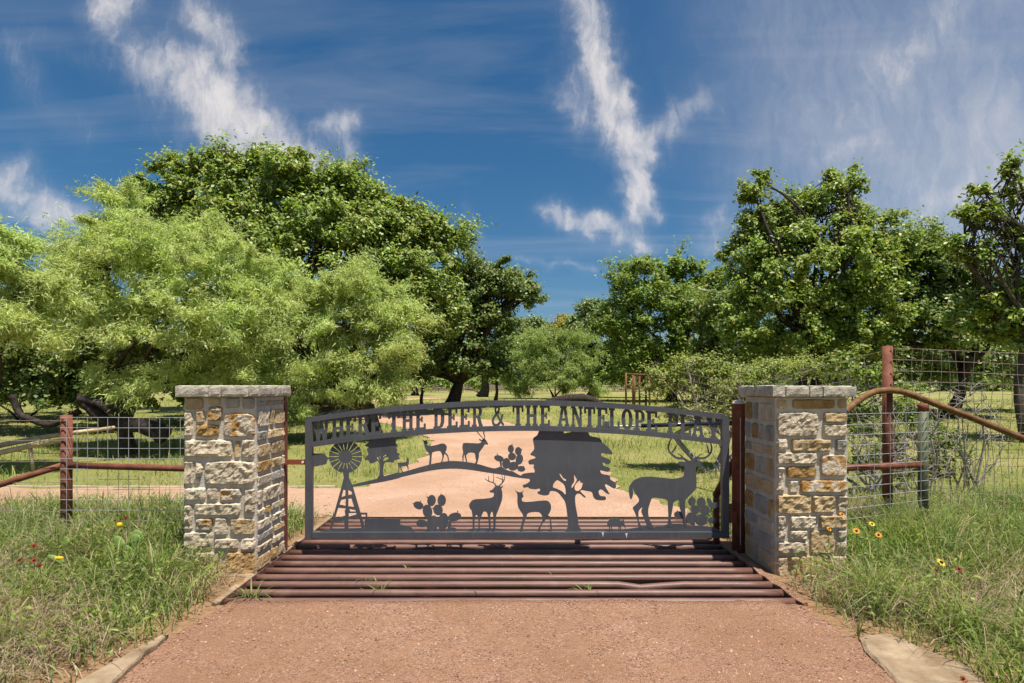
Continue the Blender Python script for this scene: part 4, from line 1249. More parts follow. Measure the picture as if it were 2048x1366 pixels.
for k in range(7):
    f = (k + .4) / 7
    x, y = x0_ + (x1_ - x0_) * f, y0_ + (y1_ - y0_) * f - .006
    mb.tube([(x, y, .05), (x, y, Z(826, 5.5) + .003)], .0028, 5, False)
mb.build('wire_panel', 'wire', rf)
mb = MB()                                           # game fence mesh running right
hz = [Z(699, RD)]
st = .125
while hz[-1] > .15: hz.append(hz[-1] - st); st = max(.07, st * .965)
def mesh_pt(f, z):
    x = xp + f * 3.4; y = RD - .055 - f * .25
    return (x, y, z - .10 * f * (z / 2.0) + .012 * math.sin(f * 7 + z * 4))
for z in hz:
    mb.tube([mesh_pt(i / 24, z) for i in range(25)], .0028, 5, False)
for k in range(38):
    f = (k + .6) / 38
    mb.tube([mesh_pt(f + .006 * math.sin(z * 5 + k), z) for z in hz], .0026, 5, False)
mb.build('game_mesh', 'wire_rusty', rf)
mb = MB()                                           # slack mesh running back and left behind the pillar
def mesh2(f, z):
    x = xp - f * 1.25; y = RD + .02 + f * 3.2
    return (x, y, z * (1 - .16 * math.sin(f * 2.6)) + .02 * math.sin(f * 9 + z * 3))
for z in hz[:9]: mb.tube([mesh2(i / 20, z) for i in range(21)], .0035, 5, False)
for k in range(24):
    f = (k + .5) / 24
    mb.tube([mesh2(f + .02 * math.sin(z * 3 + k), z) for z in hz[:9]], .003, 5, False)
mb.build('slack_mesh', 'wire_rusty', rf)

# far timber rail fence
fd = 96.0
rfence = empty('rail_fence', (0, fd, gzf(0, fd)), 'pale three rail timber fence far across the pasture', 'fence')
mpost = MB(); mpost.bevel_box((-.07, -.07, -.1), (.07, .07, 1.35), .015)
mrail = MB(); mrail.bevel_box((-1.22, -.02, -.07), (1.22, .02, .07), .01)
o_post = mpost.build('post', 'fence_wood', rfence, local=False); o_rail = mrail.build('rail', 'fence_wood', rfence, local=False)
first = True
xk = -22.0
while xk < 28:
    zz = gzf(xk, fd) - gzf(0, fd)
    o = o_post if first else o_post.copy()
    o.location = (xk, 0, zz)
    if not first: col.objects.link(o); o.parent = rfence
    for r_, h_ in enumerate((.38, .78, 1.16)):
        q = o_rail if (first and r_ == 0) else o_rail.copy()
        q.location = (xk + 1.22, -.1, zz + h_)
        if not (first and r_ == 0): col.objects.link(q); q.parent = rfence
    first = False
    xk += 2.45

# pipe frame in the pasture
pd = 30.0
pf = empty('pipe_frame', (X(1275, pd), pd, gzf(8, pd)), 'open frame of yellowed and rusty pipes standing in the pasture', 'frame')
g0 = gzf(8, pd)
for px, dd, m_, top in ((1252, 0, 'rust_orange', 745), (1266, 1.5, 'rust_orange', 748), (1269, -.5, 'rust_orange', 752), (1279, .8, 'rust_post', 752), (1292, -.8, 'bark_dark', 752), (1299, .2, 'rust_post', 756)):
    d = pd + dd
    mb = MB(); mb.tube([(X(px, d), d, g0 - .1), (X(px, d), d, Z(top, d))], .055, 8); mb.build('upright', m_, pf, True)
for a, b_, y_ in ((1252, 1300, 748), (1252, 1269, 770)):
    mb = MB(); mb.tube([tuple(P(a, y_, pd)), tuple(P(b_, y_ + 2, pd))], .045, 8); mb.build('crossbar', 'rust_orange', pf, True)

# far house behind the trees
hd = 112.0
hz0 = gzf(-8, hd)
ho = empty('house', (X(935, hd), hd + 4, hz0), 'low beige house mostly hidden behind the far oaks', 'house')
hx0, hx1 = X(865, hd), X(1012, hd)
mb = MB(); mb.box((hx0, hd, hz0 - .2), (hx1, hd + 8, hz0 + 3.1)); mb.build('wall', 'house_wall', ho)
mb = MB(); a, b_ = hx0 - .6, hx1 + .6
mb.add([(a, hd - .7, hz0 + 3.05), (b_, hd - .7, hz0 + 3.05), (b_, hd + 8.7, hz0 + 3.05), (a, hd + 8.7, hz0 + 3.05), (a + 2, hd + 4, hz0 + 5.4), (b_ - 2, hd + 4, hz0 + 5.4)], [(0, 1, 5, 4), (1, 2, 5), (2, 3, 4, 5), (3, 0, 4), (0, 3, 2, 1)])
mb.build('roof', 'house_roof', ho)
for px in (879, 888, 955, 998):
    xw = X(px, hd)
    mb = MB(); mb.box((xw - .55, hd - .06, hz0 + .9), (xw + .55, hd + .02, hz0 + 2.3)); wn = mb.build('window', 'house_trim', ho)
    mb = MB(); mb.box((xw - .45, hd - .09, hz0 + 1.0), (xw + .45, hd - .04, hz0 + 2.2)); mb.build('pane', 'house_glass', wn)
mb = MB(); xw = X(925, hd); mb.box((xw - .5, hd - .07, hz0), (xw + .5, hd + .02, hz0 + 2.15)); mb.build('door', 'house_trim', ho)

# ------------------------------------------------------------------ trees
def leaves_quads(cent, axis_, nrm, length, width, fold):
    """folded rhombic leaves: 4 verts each"""
    side = np.cross(nrm, axis_)
    side /= np.linalg.norm(side, axis=1, keepdims=True) + 1e-9
    L = length[:, None]; W = width[:, None]
    a = cent - axis_ * L * .5
    c_ = cent + axis_ * L * .5
    up = nrm * (W * fold)
    b_ = cent + side * W * .5 + up - axis_ * L * .05
    d = cent - side * W * .5 + up - axis_ * L * .05
    return np.stack([a, b_, c_, d], 1).reshape(-1, 3)


def unit(v):
    return v / (np.linalg.norm(v, axis=1, keepdims=True) + 1e-9)


def crown(lobes, nleaf, clump_r, leaf_len, leaf_w, style, rng, inner=.5, dens=1.0, tri=False):
    """lobes: (cx,cy,cz,rx,ry,rz) metres. Returns leaf vertices and clump centres"""
    lobes = np.array(lobes, float)
    area = (lobes[:, 3] * lobes[:, 5] + lobes[:, 3] * lobes[:, 4] + lobes[:, 4] * lobes[:, 5]) ** 1.0
    ncl = np.maximum(3, (area / (clump_r ** 2) * .9 * dens).astype(int))
    cc, co = [], []
    for lb, k in zip(lobes, ncl):
        d = unit(rng.normal(size=(k, 3)))
        d[:, 2] = np.where(d[:, 2] < -.5, -d[:, 2], d[:, 2])
        r = inner + (1 - inner) * rng.random(k) ** .55
        r *= 1 + .10 * rng.normal(size=k)
        cc.append(lb[:3] + d * r[:, None] * lb[3:]); co.append(d)
    cc = np.concatenate(cc); co = np.concatenate(co)
    m = len(cc)
    per = np.maximum(1, rng.poisson(nleaf / m, m))
    rad = clump_r * rng.lognormal(-.05, .38, m)
    caxis = unit(rng.normal(size=(m, 3)) + co * 1.1 + np.array([0, 0, -.35 if style == 'feather' else .25]))
    idx = np.repeat(np.arange(m), per)
    n = len(idx)
    d = unit(rng.normal(size=(n, 3)))
    rr = np.minimum(np.abs(rng.normal(0, .52, n)) + .06, 1.15)
    sq = np.array([1.1, 1.1, .72])
    cent = cc[idx] + d * (rr * rad[idx])[:, None] * sq + caxis[idx] * (rng.uniform(-.9, 1.1, n) * rad[idx])[:, None]
    outw = unit(d + .6 * co[idx])
    ln = leaf_len * rng.uniform(.6, 1.35, n); wd = leaf_w * rng.uniform(.7, 1.3, n)
    if style == 'feather':
        ax = unit(outw * .7 + rng.normal(size=(n, 3)) * .55 + np.array([0, 0, -.45]))
        nr = unit(np.cross(ax, rng.normal(size=(n, 3))) + np.array([.1, -.25, .75]))
        fold = .1
    else:
        nr = unit(outw * .5 + np.array([.12, -.3, .75]) + rng.normal(size=(n, 3)) * .55)
        ax = unit(np.cross(nr, rng.normal(size=(n, 3))))
        fold = .22
    if style == 'feather' or tri:                   # thin or far leaflets need only a sliver each
        side = unit(np.cross(nr, ax))
        return np.stack([cent - ax * ln[:, None] * .5 - side * wd[:, None] * .6, cent - ax * ln[:, None] * .5 + side * wd[:, None] * .6, cent + ax * ln[:, None] * .5], 1).reshape(-1, 3), cc
    return leaves_quads(cent, ax, nr, ln, wd, fold), cc


def quads(name, v, mat, parent=None, k=4):
    n = len(v) // k
    return np_mesh(name, v, np.arange(n * k), np.full(n, k), mat, parent)


def limb_path(a, b_, rnd, bend=.18, n=6, sag=0.0):
    a, b_ = Vector(a), Vector(b_)
    L = (b_ - a).length
    o1 = Vector((rnd.uniform(-1, 1), rnd.uniform(-1, 1), rnd.uniform(-.3, .8))) * L * bend
    out = []
    ph = rnd.uniform(0, 6)
    for i in range(n + 1):
        t = i / n
        p = a.lerp(b_, t) + o1 * math.sin(math.pi * t) + Vector((math.sin(t * 7 + ph), math.cos(t * 6 + ph), 0)) * L * .025
        p.z -= sag * math.sin(math.pi * t)
        out.append(p)
    return out


def tree(name, label, d, base_px, lobes_px, leaf, nleaf, clump_r, ll, lw, style='leaf', trunk_r=.25, seed=1, bark='bark', fork=.28, stems=1, group='trees around the pasture', depth=.8, dens=1.0, sub=5, inner=.5, cat='tree', lean=0.0, base_y=None, tri=False):
    rnd = random.Random(seed); rng = np.random.default_rng(seed)
    bx = X(base_px, d); by = d if base_y is None else base_y
    bz = gzf(bx, by)
    root = empty(name, (bx, by, bz), label, cat, group)
    lobes = []
    for lb in lobes_px:
        px, py, rx, ry = lb[:4]
        dd = d + (lb[4] if len(lb) > 4 else rnd.uniform(-.5, .5) * depth * rx * d / F)
        c_ = P(px, py, dd)
        rx_, rz_ = rx * dd / F, ry * dd / F
        lobes.append((c_.x, c_.y, max(c_.z, bz + rz_ * .5), rx_, rx_ * depth, rz_))
    v, cc = crown(lobes, nleaf, clump_r, ll, lw, style, rng, inner, dens, tri)
    quads('crown', v, leaf, root, 3 if style == 'feather' or tri else 4)
    mb = MB()
    top = max(l[2] for l in lobes)
    cx_ = np.mean([l[0] for l in lobes]); cy_ = np.mean([l[1] for l in lobes])
    for s in range(stems):
        a = Vector((bx + (rnd.uniform(-.25, .25) if stems > 1 else 0), by + (rnd.uniform(-.2, .2) if stems > 1 else 0), bz - .1))
        hgt = (top - bz) * fork * rnd.uniform(.9, 1.1)
        tr = trunk_r / math.sqrt(stems)
        sp = .9 if stems > 1 else .25
        fk = Vector((bx + (cx_ - bx) * .25 + rnd.uniform(-sp, sp) + lean, by + (cy_ - by) * .25 + rnd.uniform(-sp, sp) * .6, bz + hgt))
        path = limb_path(a, fk, rnd, .08, 6)
        mb.tube(path, [tr * (1.45 if i == 0 else 1.12 if i == 1 else 1 - .06 * i) for i in range(7)], 10, wob=.06)
        mine = [l for q, l in enumerate(lobes) if q % stems == s]
        for l in mine:
            e = Vector(l[:3])
            pth = limb_path(fk, e, rnd, .16, 6)
            r0 = tr * .55
            mb.tube(pth, [r0 * (1 - .12 * i) for i in range(7)], 7, wob=.05)
            near_ = sorted(range(len(cc)), key=lambda q: (Vector(cc[q]) - e).length)
            pick = [near_[int(q)] for q in np.linspace(0, min(len(near_) - 1, max(sub * 3, 8)), sub)]
            for q in pick:
                st_ = pth[rnd.randint(3, 6)]
                mb.tube(limb_path(st_, Vector(cc[q]), rnd, .15, 4), [r0 * .32 * (1 - .2 * i) for i in range(5)], 5)
    o = mb.build('trunk', bark, root, True)
    return root


# feathery mesquites on the left
tree('mesquite_tree', 'broad feathery light green mesquite rising behind the left pillar', 13.0, 268,
     [(300, 560, 170, 110, 0), (205, 500, 90, 80, .3), (430, 565, 120, 85, .2), (150, 600, 80, 100, .5), (330, 670, 160, 100, -.6), (245, 425, 60, 50, .6), (480, 660, 95, 90, -.3), (390, 480, 90, 50, .8), (260, 740, 80, 60, .2), (545, 560, 60, 50, .8), (340, 765, 110, 45, -.4), (450, 745, 80, 50, 0)],
     'mesquite_leaf', 175000, .28, .12, .022, 'feather', .22, 3, 'bark', .32, 3, depth=.7, sub=11, inner=.35, group='mesquite trees')
tree('mesquite_tree', 'rounded light green mesquite directly left of the gate lettering', 15.5, 745,
     [(690, 640, 130, 95, 0), (590, 690, 95, 95, -.3), (755, 715, 85, 95, -.2), (705, 575, 60, 42, .2), (560, 620, 70, 60, .4), (640, 775, 110, 55, -.4), (740, 780, 70, 38, -.3), (560, 780, 70, 60, 0), (800, 660, 45, 60, 0), (595, 835, 50, 50, -.8), (660, 810, 60, 30, -.6)],
     'mesquite_leaf', 165000, .30, .13, .024, 'feather', .24, 5, 'bark', .22, 1, depth=.75, sub=11, inner=.35, group='mesquite trees')
tree('mesquite_tree', 'pale green mesquite cut off by the left edge of the picture', 10.0, -170,
     [(15, 520, 75, 80, 0), (60, 640, 80, 85, .2), (-60, 560, 110, 120, .2), (-20, 670, 90, 60, -.2), (90, 580, 40, 60, .2)],
     'mesquite_leaf', 75000, .26, .11, .02, 'feather', .09, 7, 'bark_dark', .4, 2, depth=.7, inner=.35, group='mesquite trees')
# the big oaks
tree('oak_tree', 'largest oak with glossy deep green crown behind the mesquites', 25.0, 560,
     [(420, 385, 95, 68, 0), (555, 392, 105, 72, 0), (675, 425, 105, 75, .3), (785, 480, 95, 75, 0), (865, 515, 70, 60, .2), (640, 530, 160, 110, -1.2), (765, 600, 130, 105, -1), (480, 480, 140, 85, -.5), (310, 440, 75, 60, .3), (262, 385, 34, 32, .2), (345, 335, 30, 18, 0), (850, 640, 85, 80, -.5), (690, 372, 65, 42, 0), (560, 335, 60, 26, 0), (455, 332, 60, 24, 0), (755, 425, 60, 45, .2), (840, 462, 55, 42, .2), (905, 480, 40, 36, .2), (700, 480, 110, 70, -.6)],
     'oak_leaf', 185000, .40, .185, .105, 'leaf', .5, 11, 'bark', .36, 2, depth=.7, sub=12, inner=.45, group='oak trees')
tree('oak_tree', 'olive green oak with thick dark trunk left of the gap in the trees', 30.0, 901,
     [(960, 570, 75, 55, 0), (1022, 590, 55, 48, .3), (905, 640, 90, 80, -.4), (970, 670, 75, 60, 0), (865, 715, 65, 55, -.5), (925, 735, 75, 30, 0), (1040, 600, 38, 30, 0), (990, 740, 45, 30, .5), (840, 745, 50, 26, 0)],
     'oak_leaf_dark', 76000, .42, .20, .11, 'leaf', .42, 13, 'bark_dark', .22, 1, depth=.8, sub=7, inner=.45, group='oak trees')
tree('oak_tree', 'low dark oak spreading in the shade at far left', 17.5, 215,
     [(150, 715, 130, 60, 0), (40, 725, 90, 60, 0), (285, 745, 90, 50, .3), (-60, 690, 80, 80, .3), (210, 660, 120, 50, 1), (100, 770, 70, 22, -.5), (400, 730, 110, 60, 1.5), (520, 740, 80, 60, 1.8), (60, 790, 90, 25, -.6), (190, 780, 70, 26, -.4)],
     'oak_leaf_dark', 46000, .42, .16, .09, 'leaf', .2, 17, 'bark_dark', .3, 3, depth=.8, sub=7, inner=.35, group='oak trees')
tree('slim_tree', 'slim dark tree in front of the far path, nearest the thick oak trunk', 29.0, 843, [(842, 735, 42, 26, 0), (815, 745, 35, 20, 0)], 'oak_leaf_dark', 6000, .4, .17, .1, 'leaf', .10, 19, 'bark_dark', .5, 1, group='slim trees', tri=True)
tree('slim_tree', 'slim tree with grey trunk right of the thick oak trunk', 48.0, 965, [(968, 715, 40, 32, 0), (985, 735, 40, 22, 0)], 'oak_leaf_dark', 7000, .6, .26, .15, 'leaf', .42, 20, 'bark', .5, 1, group='slim trees', tri=True)
tree('slim_tree', 'thin black stemmed sapling left of the far mesquite', 36.0, 992, [(994, 735, 26, 26, 0), (985, 715, 28, 20, 0)], 'oak_leaf_dark', 4500, .45, .2, .12, 'leaf', .12, 21, 'bark_dark', .5, 1, group='slim trees', tri=True)
tree('slim_tree', 'short stout trunked tree beyond the far path behind the slim dark tree', 60.0, 831, [(830, 740, 40, 25, 0), (800, 735, 45, 28, 0)], 'oak_leaf_dark', 6000, .7, .3, .17, 'leaf', .40, 22, 'bark_dark', .4, 1, group='slim trees', tri=True)
# middle distance, centre
tree('far_oak_tree', 'small dark oak at the left of the gap in the trees', 72.0, 1055, [(1060, 665, 34, 30, 0), (1040, 690, 40, 30, 0), (1075, 690, 25, 25, 0)], 'oak_leaf_dark', 12000, .8, .34, .2, 'leaf', .3, 23, 'bark_dark', .4, 1, group='far oak trees', tri=True)
tree('far_mesquite_tree', 'pale feathery mesquite in the middle distance above the lettering', 42.0, 1112, [(1090, 720, 65, 55, 0), (1145, 700, 48, 38, .4), (1040, 745, 40, 38, 0), (1150, 745, 50, 35, 0), (1090, 762, 75, 24, 0), (1060, 690, 40, 30, .5), (1020, 775, 40, 18, 0), (1160, 772, 45, 18, 0)], 'mesquite_leaf_far', 70000, .5, .24, .045, 'feather', .14, 25, 'bark_dark', .25, 4, inner=.35, group='mesquite trees')
tree('yellow_tree', 'yellowish round tree showing in the gap between the trees', 85.0, 1128, [(1126, 655, 26, 18, 0), (1130, 680, 30, 30, 0)], 'yellow_leaf', 7000, .8, .35, .22, 'leaf', .25, 27, 'bark_dark', .5, 1)
tree('far_oak_tree', 'dark oak with leaning trunk right of the far mesquite', 50.0, 1184, [(1205, 640, 52, 34, 0), (1160, 672, 42, 34, 0), (1225, 690, 60, 48, 0), (1180, 720, 45, 36, 0), (1240, 730, 45, 30, 0), (1215, 755, 50, 22, .5), (1280, 760, 40, 20, .5)], 'oak_leaf_dark', 32000, .75, .28, .16, 'leaf', .5, 29, 'bark_dark', .25, 1, group='far oak trees', lean=.6, tri=True)
tree('elm_tree', 'dense mid green elm right of the gap, behind the pipe frame', 35.0, 1345,
     [(1290, 560, 72, 45, 0), (1245, 600, 40, 34, 0), (1372, 562, 62, 50, 0), (1330, 640, 105, 75, -.6), (1240, 680, 60, 52, 0), (1400, 670, 85, 80, 0), (1430, 590, 50, 45, .3), (1465, 560, 35, 35, .5), (1300, 725, 80, 48, -.4), (1360, 740, 80, 40, 0)],
     'elm_leaf', 66000, .46, .20, .105, 'leaf', .35, 31, 'bark_dark', .3, 2, depth=.8, sub=6, inner=.4, group='elm trees', tri=True)
# right hand oaks
tree('oak_tree', 'tall open crowned oak above the right pillar', 21.5, 1615,
     [(1550, 460, 72, 55, 0), (1518, 390, 30, 34, 0), (1600, 420, 28, 40, 0), (1655, 425, 62, 52, 0), (1690, 385, 36, 28, 0), (1660, 362, 20, 15, 0), (1620, 540, 140, 85, -.6), (1495, 515, 50, 60, 0), (1735, 520, 75, 55, 0), (1560, 640, 130, 80, -.5), (1700, 630, 115, 75, -.3), (1785, 475, 36, 22, 0), (1740, 440, 45, 30, .3), (1700, 365, 22, 24, 0), (1530, 365, 18, 22, 0), (1620, 700, 150, 40, 0), (1800, 520, 45, 30, 0)],
     'oak_leaf', 112000, .32, .15, .088, 'leaf', .32, 37, 'bark_dark', .34, 3, depth=.75, sub=13, inner=.45, group='oak trees')
tree('oak_tree', 'dark spreading oak between the tall oak and the right edge', 22.5, 1905,
     [(1850, 550, 85, 55, 0), (1880, 505, 45, 30, 0), (1830, 500, 45, 28, 0), (1800, 610, 80, 62, 0), (1935, 590, 90, 60, 0), (1850, 670, 100, 55, -.4), (1980, 670, 90, 60, 0), (1760, 690, 70, 45, 0)],
     'oak_leaf_dark', 84000, .35, .16, .092, 'leaf', .3, 41, 'bark_dark', .32, 2, depth=.8, sub=6, inner=.4, group='oak trees')
tree('oak_tree', 'sparse tall oak with bare twigs at the right edge of the picture', 15.0, 2050,
     [(2020, 345, 30, 20, 0), (1968, 382, 28, 16, 0), (1925, 435, 30, 15, 0), (1985, 440, 38, 22, 0), (2050, 395, 45, 34, 0), (1912, 495, 34, 14, 0), (2045, 485, 48, 36, 0), (1965, 510, 34, 16, 0), (2080, 560, 60, 60, 0), (1985, 640, 80, 60, .6), (2060, 690, 80, 50, .6)],
     'oak_leaf', 18000, .20, .14, .082, 'leaf', .13, 43, 'bark', .5, 1, depth=.8, sub=22, inner=.4, group='oak trees')
tree('cedar_elm', 'dark understorey elm behind the thorny shrub right of centre', 27.0, 1480, [(1440, 650, 65, 70, 0), (1500, 690, 80, 60, 0), (1430, 730, 70, 40, 0), (1560, 730, 80, 40, 0)], 'oak_leaf_dark', 26000, .5, .19, .11, 'leaf', .2, 47, 'bark_dark', .3, 2, group='elm trees', tri=True)
tree('thorny_shrub', 'yellow green thorny shrub with grey dead branches behind the right gate post', 10.5, 1430,
     [(1385, 745, 55, 32, 0), (1350, 775, 62, 26, 0), (1440, 770, 75, 40, 0), (1420, 825, 80, 42, 0), (1480, 830, 60, 50, .2), (1330, 755, 30, 18, 0), (1550, 745, 70, 28, .5), (1640, 738, 60, 24, .8), (1500, 760, 50, 30, .3)],
     'shrub_leaf', 30000, .16, .055, .030, 'leaf', .13, 53, 'bark_grey', .3, 4, depth=.8, sub=10, inner=.3, cat='shrub', group='shrubs by the fence')
tree('leafy_shrub', 'bright green scrambling shrub behind the tall rusty fence post', 8.2, 1790,
     [(1730, 760, 40, 30, 0), (1720, 860, 50, 60, 0), (1800, 830, 50, 60, 0), (1880, 890, 55, 45, 0), (1760, 930, 60, 50, 0), (1850, 940, 50, 35, 0), (1690, 735, 50, 25, .4)],
     'brush_leaf', 7500, .16, .06, .036, 'leaf', .07, 59, 'bark_grey', .2, 6, depth=.8, sub=12, inner=.2, cat='shrub', group='shrubs by the fence')

# undergrowth filling the shade below the crowns
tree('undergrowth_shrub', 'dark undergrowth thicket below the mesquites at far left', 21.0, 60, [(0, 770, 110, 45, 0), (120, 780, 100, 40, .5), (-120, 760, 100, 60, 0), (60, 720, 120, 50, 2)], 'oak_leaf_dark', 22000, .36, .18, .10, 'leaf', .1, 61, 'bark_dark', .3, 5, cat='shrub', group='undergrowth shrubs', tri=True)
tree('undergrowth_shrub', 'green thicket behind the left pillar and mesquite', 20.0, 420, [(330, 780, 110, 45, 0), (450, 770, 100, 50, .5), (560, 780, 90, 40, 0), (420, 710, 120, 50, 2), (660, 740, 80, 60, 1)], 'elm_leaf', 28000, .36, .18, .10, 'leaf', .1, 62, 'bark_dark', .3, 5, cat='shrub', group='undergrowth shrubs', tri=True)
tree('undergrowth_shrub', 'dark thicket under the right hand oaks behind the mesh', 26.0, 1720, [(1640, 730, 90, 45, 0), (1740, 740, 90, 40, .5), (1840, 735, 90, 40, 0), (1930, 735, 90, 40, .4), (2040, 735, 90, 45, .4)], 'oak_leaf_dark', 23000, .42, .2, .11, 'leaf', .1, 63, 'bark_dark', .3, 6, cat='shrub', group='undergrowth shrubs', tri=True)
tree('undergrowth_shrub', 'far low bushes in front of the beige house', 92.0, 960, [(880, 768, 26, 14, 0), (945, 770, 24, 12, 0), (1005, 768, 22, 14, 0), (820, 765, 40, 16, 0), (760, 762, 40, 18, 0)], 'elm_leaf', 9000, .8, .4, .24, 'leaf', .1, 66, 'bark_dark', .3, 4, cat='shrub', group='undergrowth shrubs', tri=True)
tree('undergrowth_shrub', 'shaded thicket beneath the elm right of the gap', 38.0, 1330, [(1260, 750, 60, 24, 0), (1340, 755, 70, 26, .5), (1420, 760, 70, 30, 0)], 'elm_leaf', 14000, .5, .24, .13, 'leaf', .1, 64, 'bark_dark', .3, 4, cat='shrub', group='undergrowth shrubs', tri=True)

# dead grey shrub beyond the mesh
def dead_shrub(name, label, px, d, spread, hgt, n, seed, mat='bark_grey'):
    rnd = random.Random(seed)
    bx, by = X(px, d), d
    root = empty(name, (bx, by, gzf(bx, by)), label, 'shrub', 'dead shrubs by the fence')
    for k in range(n):
        mb = MB()
        a = Vector((bx + rnd.uniform(-.12, .12), by + rnd.uniform(-.12, .12), gzf(bx, by) - .03))
        tip = a + Vector((rnd.uniform(-spread, spread), rnd.uniform(-spread, spread) * .6, hgt * rnd.uniform(.55, 1.05)))
        p = limb_path(a, tip, rnd, .16, 7)
        r0 = rnd.uniform(.010, .018)
        mb.tube(p, [r0 * (1 - .11 * i) for i in range(8)], 6, wob=.1)
        for q in range(7):
            s = p[rnd.randint(2, 7)]
            e = s + Vector((rnd.uniform(-.3, .3), rnd.uniform(-.25, .25), rnd.uniform(-.05, .3))) * hgt * .45
            pp = limb_path(s, e, rnd, .2, 4)
            mb.tube(pp, [r0 * .5 * (1 - .17 * i) for i in range(5)], 5)
            for w_ in range(3):
                s2 = pp[rnd.randint(1, 4)]
                mb.tube([s2, s2 + Vector((rnd.uniform(-.12, .12), rnd.uniform(-.1, .1), rnd.uniform(-.02, .15))) * hgt * .5], [r0 * .25, r0 * .1], 4)
        mb.build('branch', mat, root, True)


dead_shrub('dead_shrub', 'bare grey many stemmed bush beyond the mesh right of the green post', 1935, 8.0, .75, 1.75, 13, 5)
dead_shrub('dead_shrub', 'tangle of bare grey stems between right pillar and tall rusty post', 1745, 7.2, .55, 1.35, 14, 8)
dead_shrub('dead_shrub', 'bleached leafless branches sprawling over the thorny shrub', 1470, 9.6, 1.2, 2.0, 9, 12)
dead_shrub('dead_shrub', 'bare grey stems standing just behind the green post', 1850, 7.4, .5, 1.45, 9, 15)

# fallen timber
mb = MB(); rnd = random.Random(4)
tr_ = [P(330, 872, 12.0), P(290, 852, 12.0), P(240, 848, 12.1), P(205, 836, 12.1), P(180, 815, 12.1), P(162, 796, 12.1)]
ft = empty('fallen_tree', tuple(P(260, 870, 12.0)), 'dark leaning broken tree trunk on the grass behind the wire panel', 'log')
mb.tube(catmull([tuple(p) for p in tr_], 4), [.20, .19, .19, .18, .18, .17, .17, .17, .16, .16, .15, .15, .14, .14, .13, .13, .12, .12, .115, .11, .11], 10, wob=.1); mb.build('trunk', 'bark_dark', ft, True)
mb = MB(); mb.tube([P(165, 800, 12.1), P(196, 806, 12.0), P(222, 822, 11.9), P(240, 822, 11.9), P(250, 800, 11.9), P(262, 790, 11.9)], [.08, .075, .07, .065, .05, .03], 8, wob=.1); mb.build('broken_limb', 'bark_dark', ft, True)
mb = MB(); mb.tube([P(170, 806, 12.1), P(163, 790, 12.1)], [.13, .10], 9, wob=.1); mb.build('stub', 'bark_dark', ft, True)
fl = empty('fallen_limb', tuple(P(70, 850, 13.0)), 'thin crooked dark limb trailing over the grass at far left', 'log')
mb = MB(); mb.tube(catmull([tuple(P(25, 790, 13)), tuple(P(38, 825, 13)), tuple(P(60, 838, 12.8)), tuple(P(98, 850, 12.7)), tuple(P(125, 840, 12.7)), tuple(P(160, 822, 12.8))], 4), .07, 8, wob=.12); mb.build('limb', 'bark_dark', fl, True)
for nm, a, b_, lab in (('cut_pole', (-40, 897, 10.6), (222, 855, 11.6), 'long pale cut pole lying upper of the two on the grass at left'), ('cut_pole', (-40, 915, 10.0), (124, 881, 10.5), 'shorter pale cut pole lying in front of the long one at left')):
    mb = MB(); p0, p1 = P(*a), P(*b_)
    p0.z = gzf(p0.x, p0.y) + .42; p1.z = gzf(p1.x, p1.y) + .42
    p0 = P(*a); p1 = P(*b_)
    mb.tube(limb_path(p0, p1, rnd, .02, 8), [.052, .055, .05, .05, .048, .045, .045, .04, .035], 8, wob=.08)
    for f in (.1, .6):
        q = p0.lerp(p1, f); mb.tube([q, (q.x + .05, q.y + .02, gzf(q.x, q.y) - .02)], [.035, .03], 7)
    tag(mb.build(nm, 'wood_pale', smooth=True), lab, 'pole', 'cut poles')
mb = MB(); dl = 33.0
mb.tube([P(1085, 806, dl), P(1110, 800, dl), P(1140, 797, dl), P(1165, 796, dl), P(1185, 800, dl), P(1205, 808, dl)], [.10, .2, .26, .26, .2, .12], 9, wob=.12)
tag(mb.build('fallen_log', 'bark_dark', smooth=True), 'dark arched log lying in the grass above the lettering', 'log')

# far woods closing the view
rng = np.random.default_rng(77)
lob = []
for k in range(210):
    x = rng.uniform(-190, 200); y = rng.uniform(118, 175)
    if -3 < x / y * 100 < 12 and rng.random() < .75: y += 40
    h = rng.uniform(7, 13); r_ = rng.uniform(4, 8)
    lob.append((x, y, .7 + h * .5, r_, r_ * .8, h * .62))
for k in range(150):
    x = rng.uniform(-190, 200); y = rng.uniform(120, 150)
    lob.append((x, y, 2.0, rng.uniform(4, 7), 4, 2.6))
v, cc = crown(lob, 95000, 1.6, .9, .6, 'leaf', rng, .45, tri=True)
tag(quads('far_woods', v, 'oak_leaf_dark', k=3), 'far dark belt of woods closing the pasture', 'woods', kind='stuff')

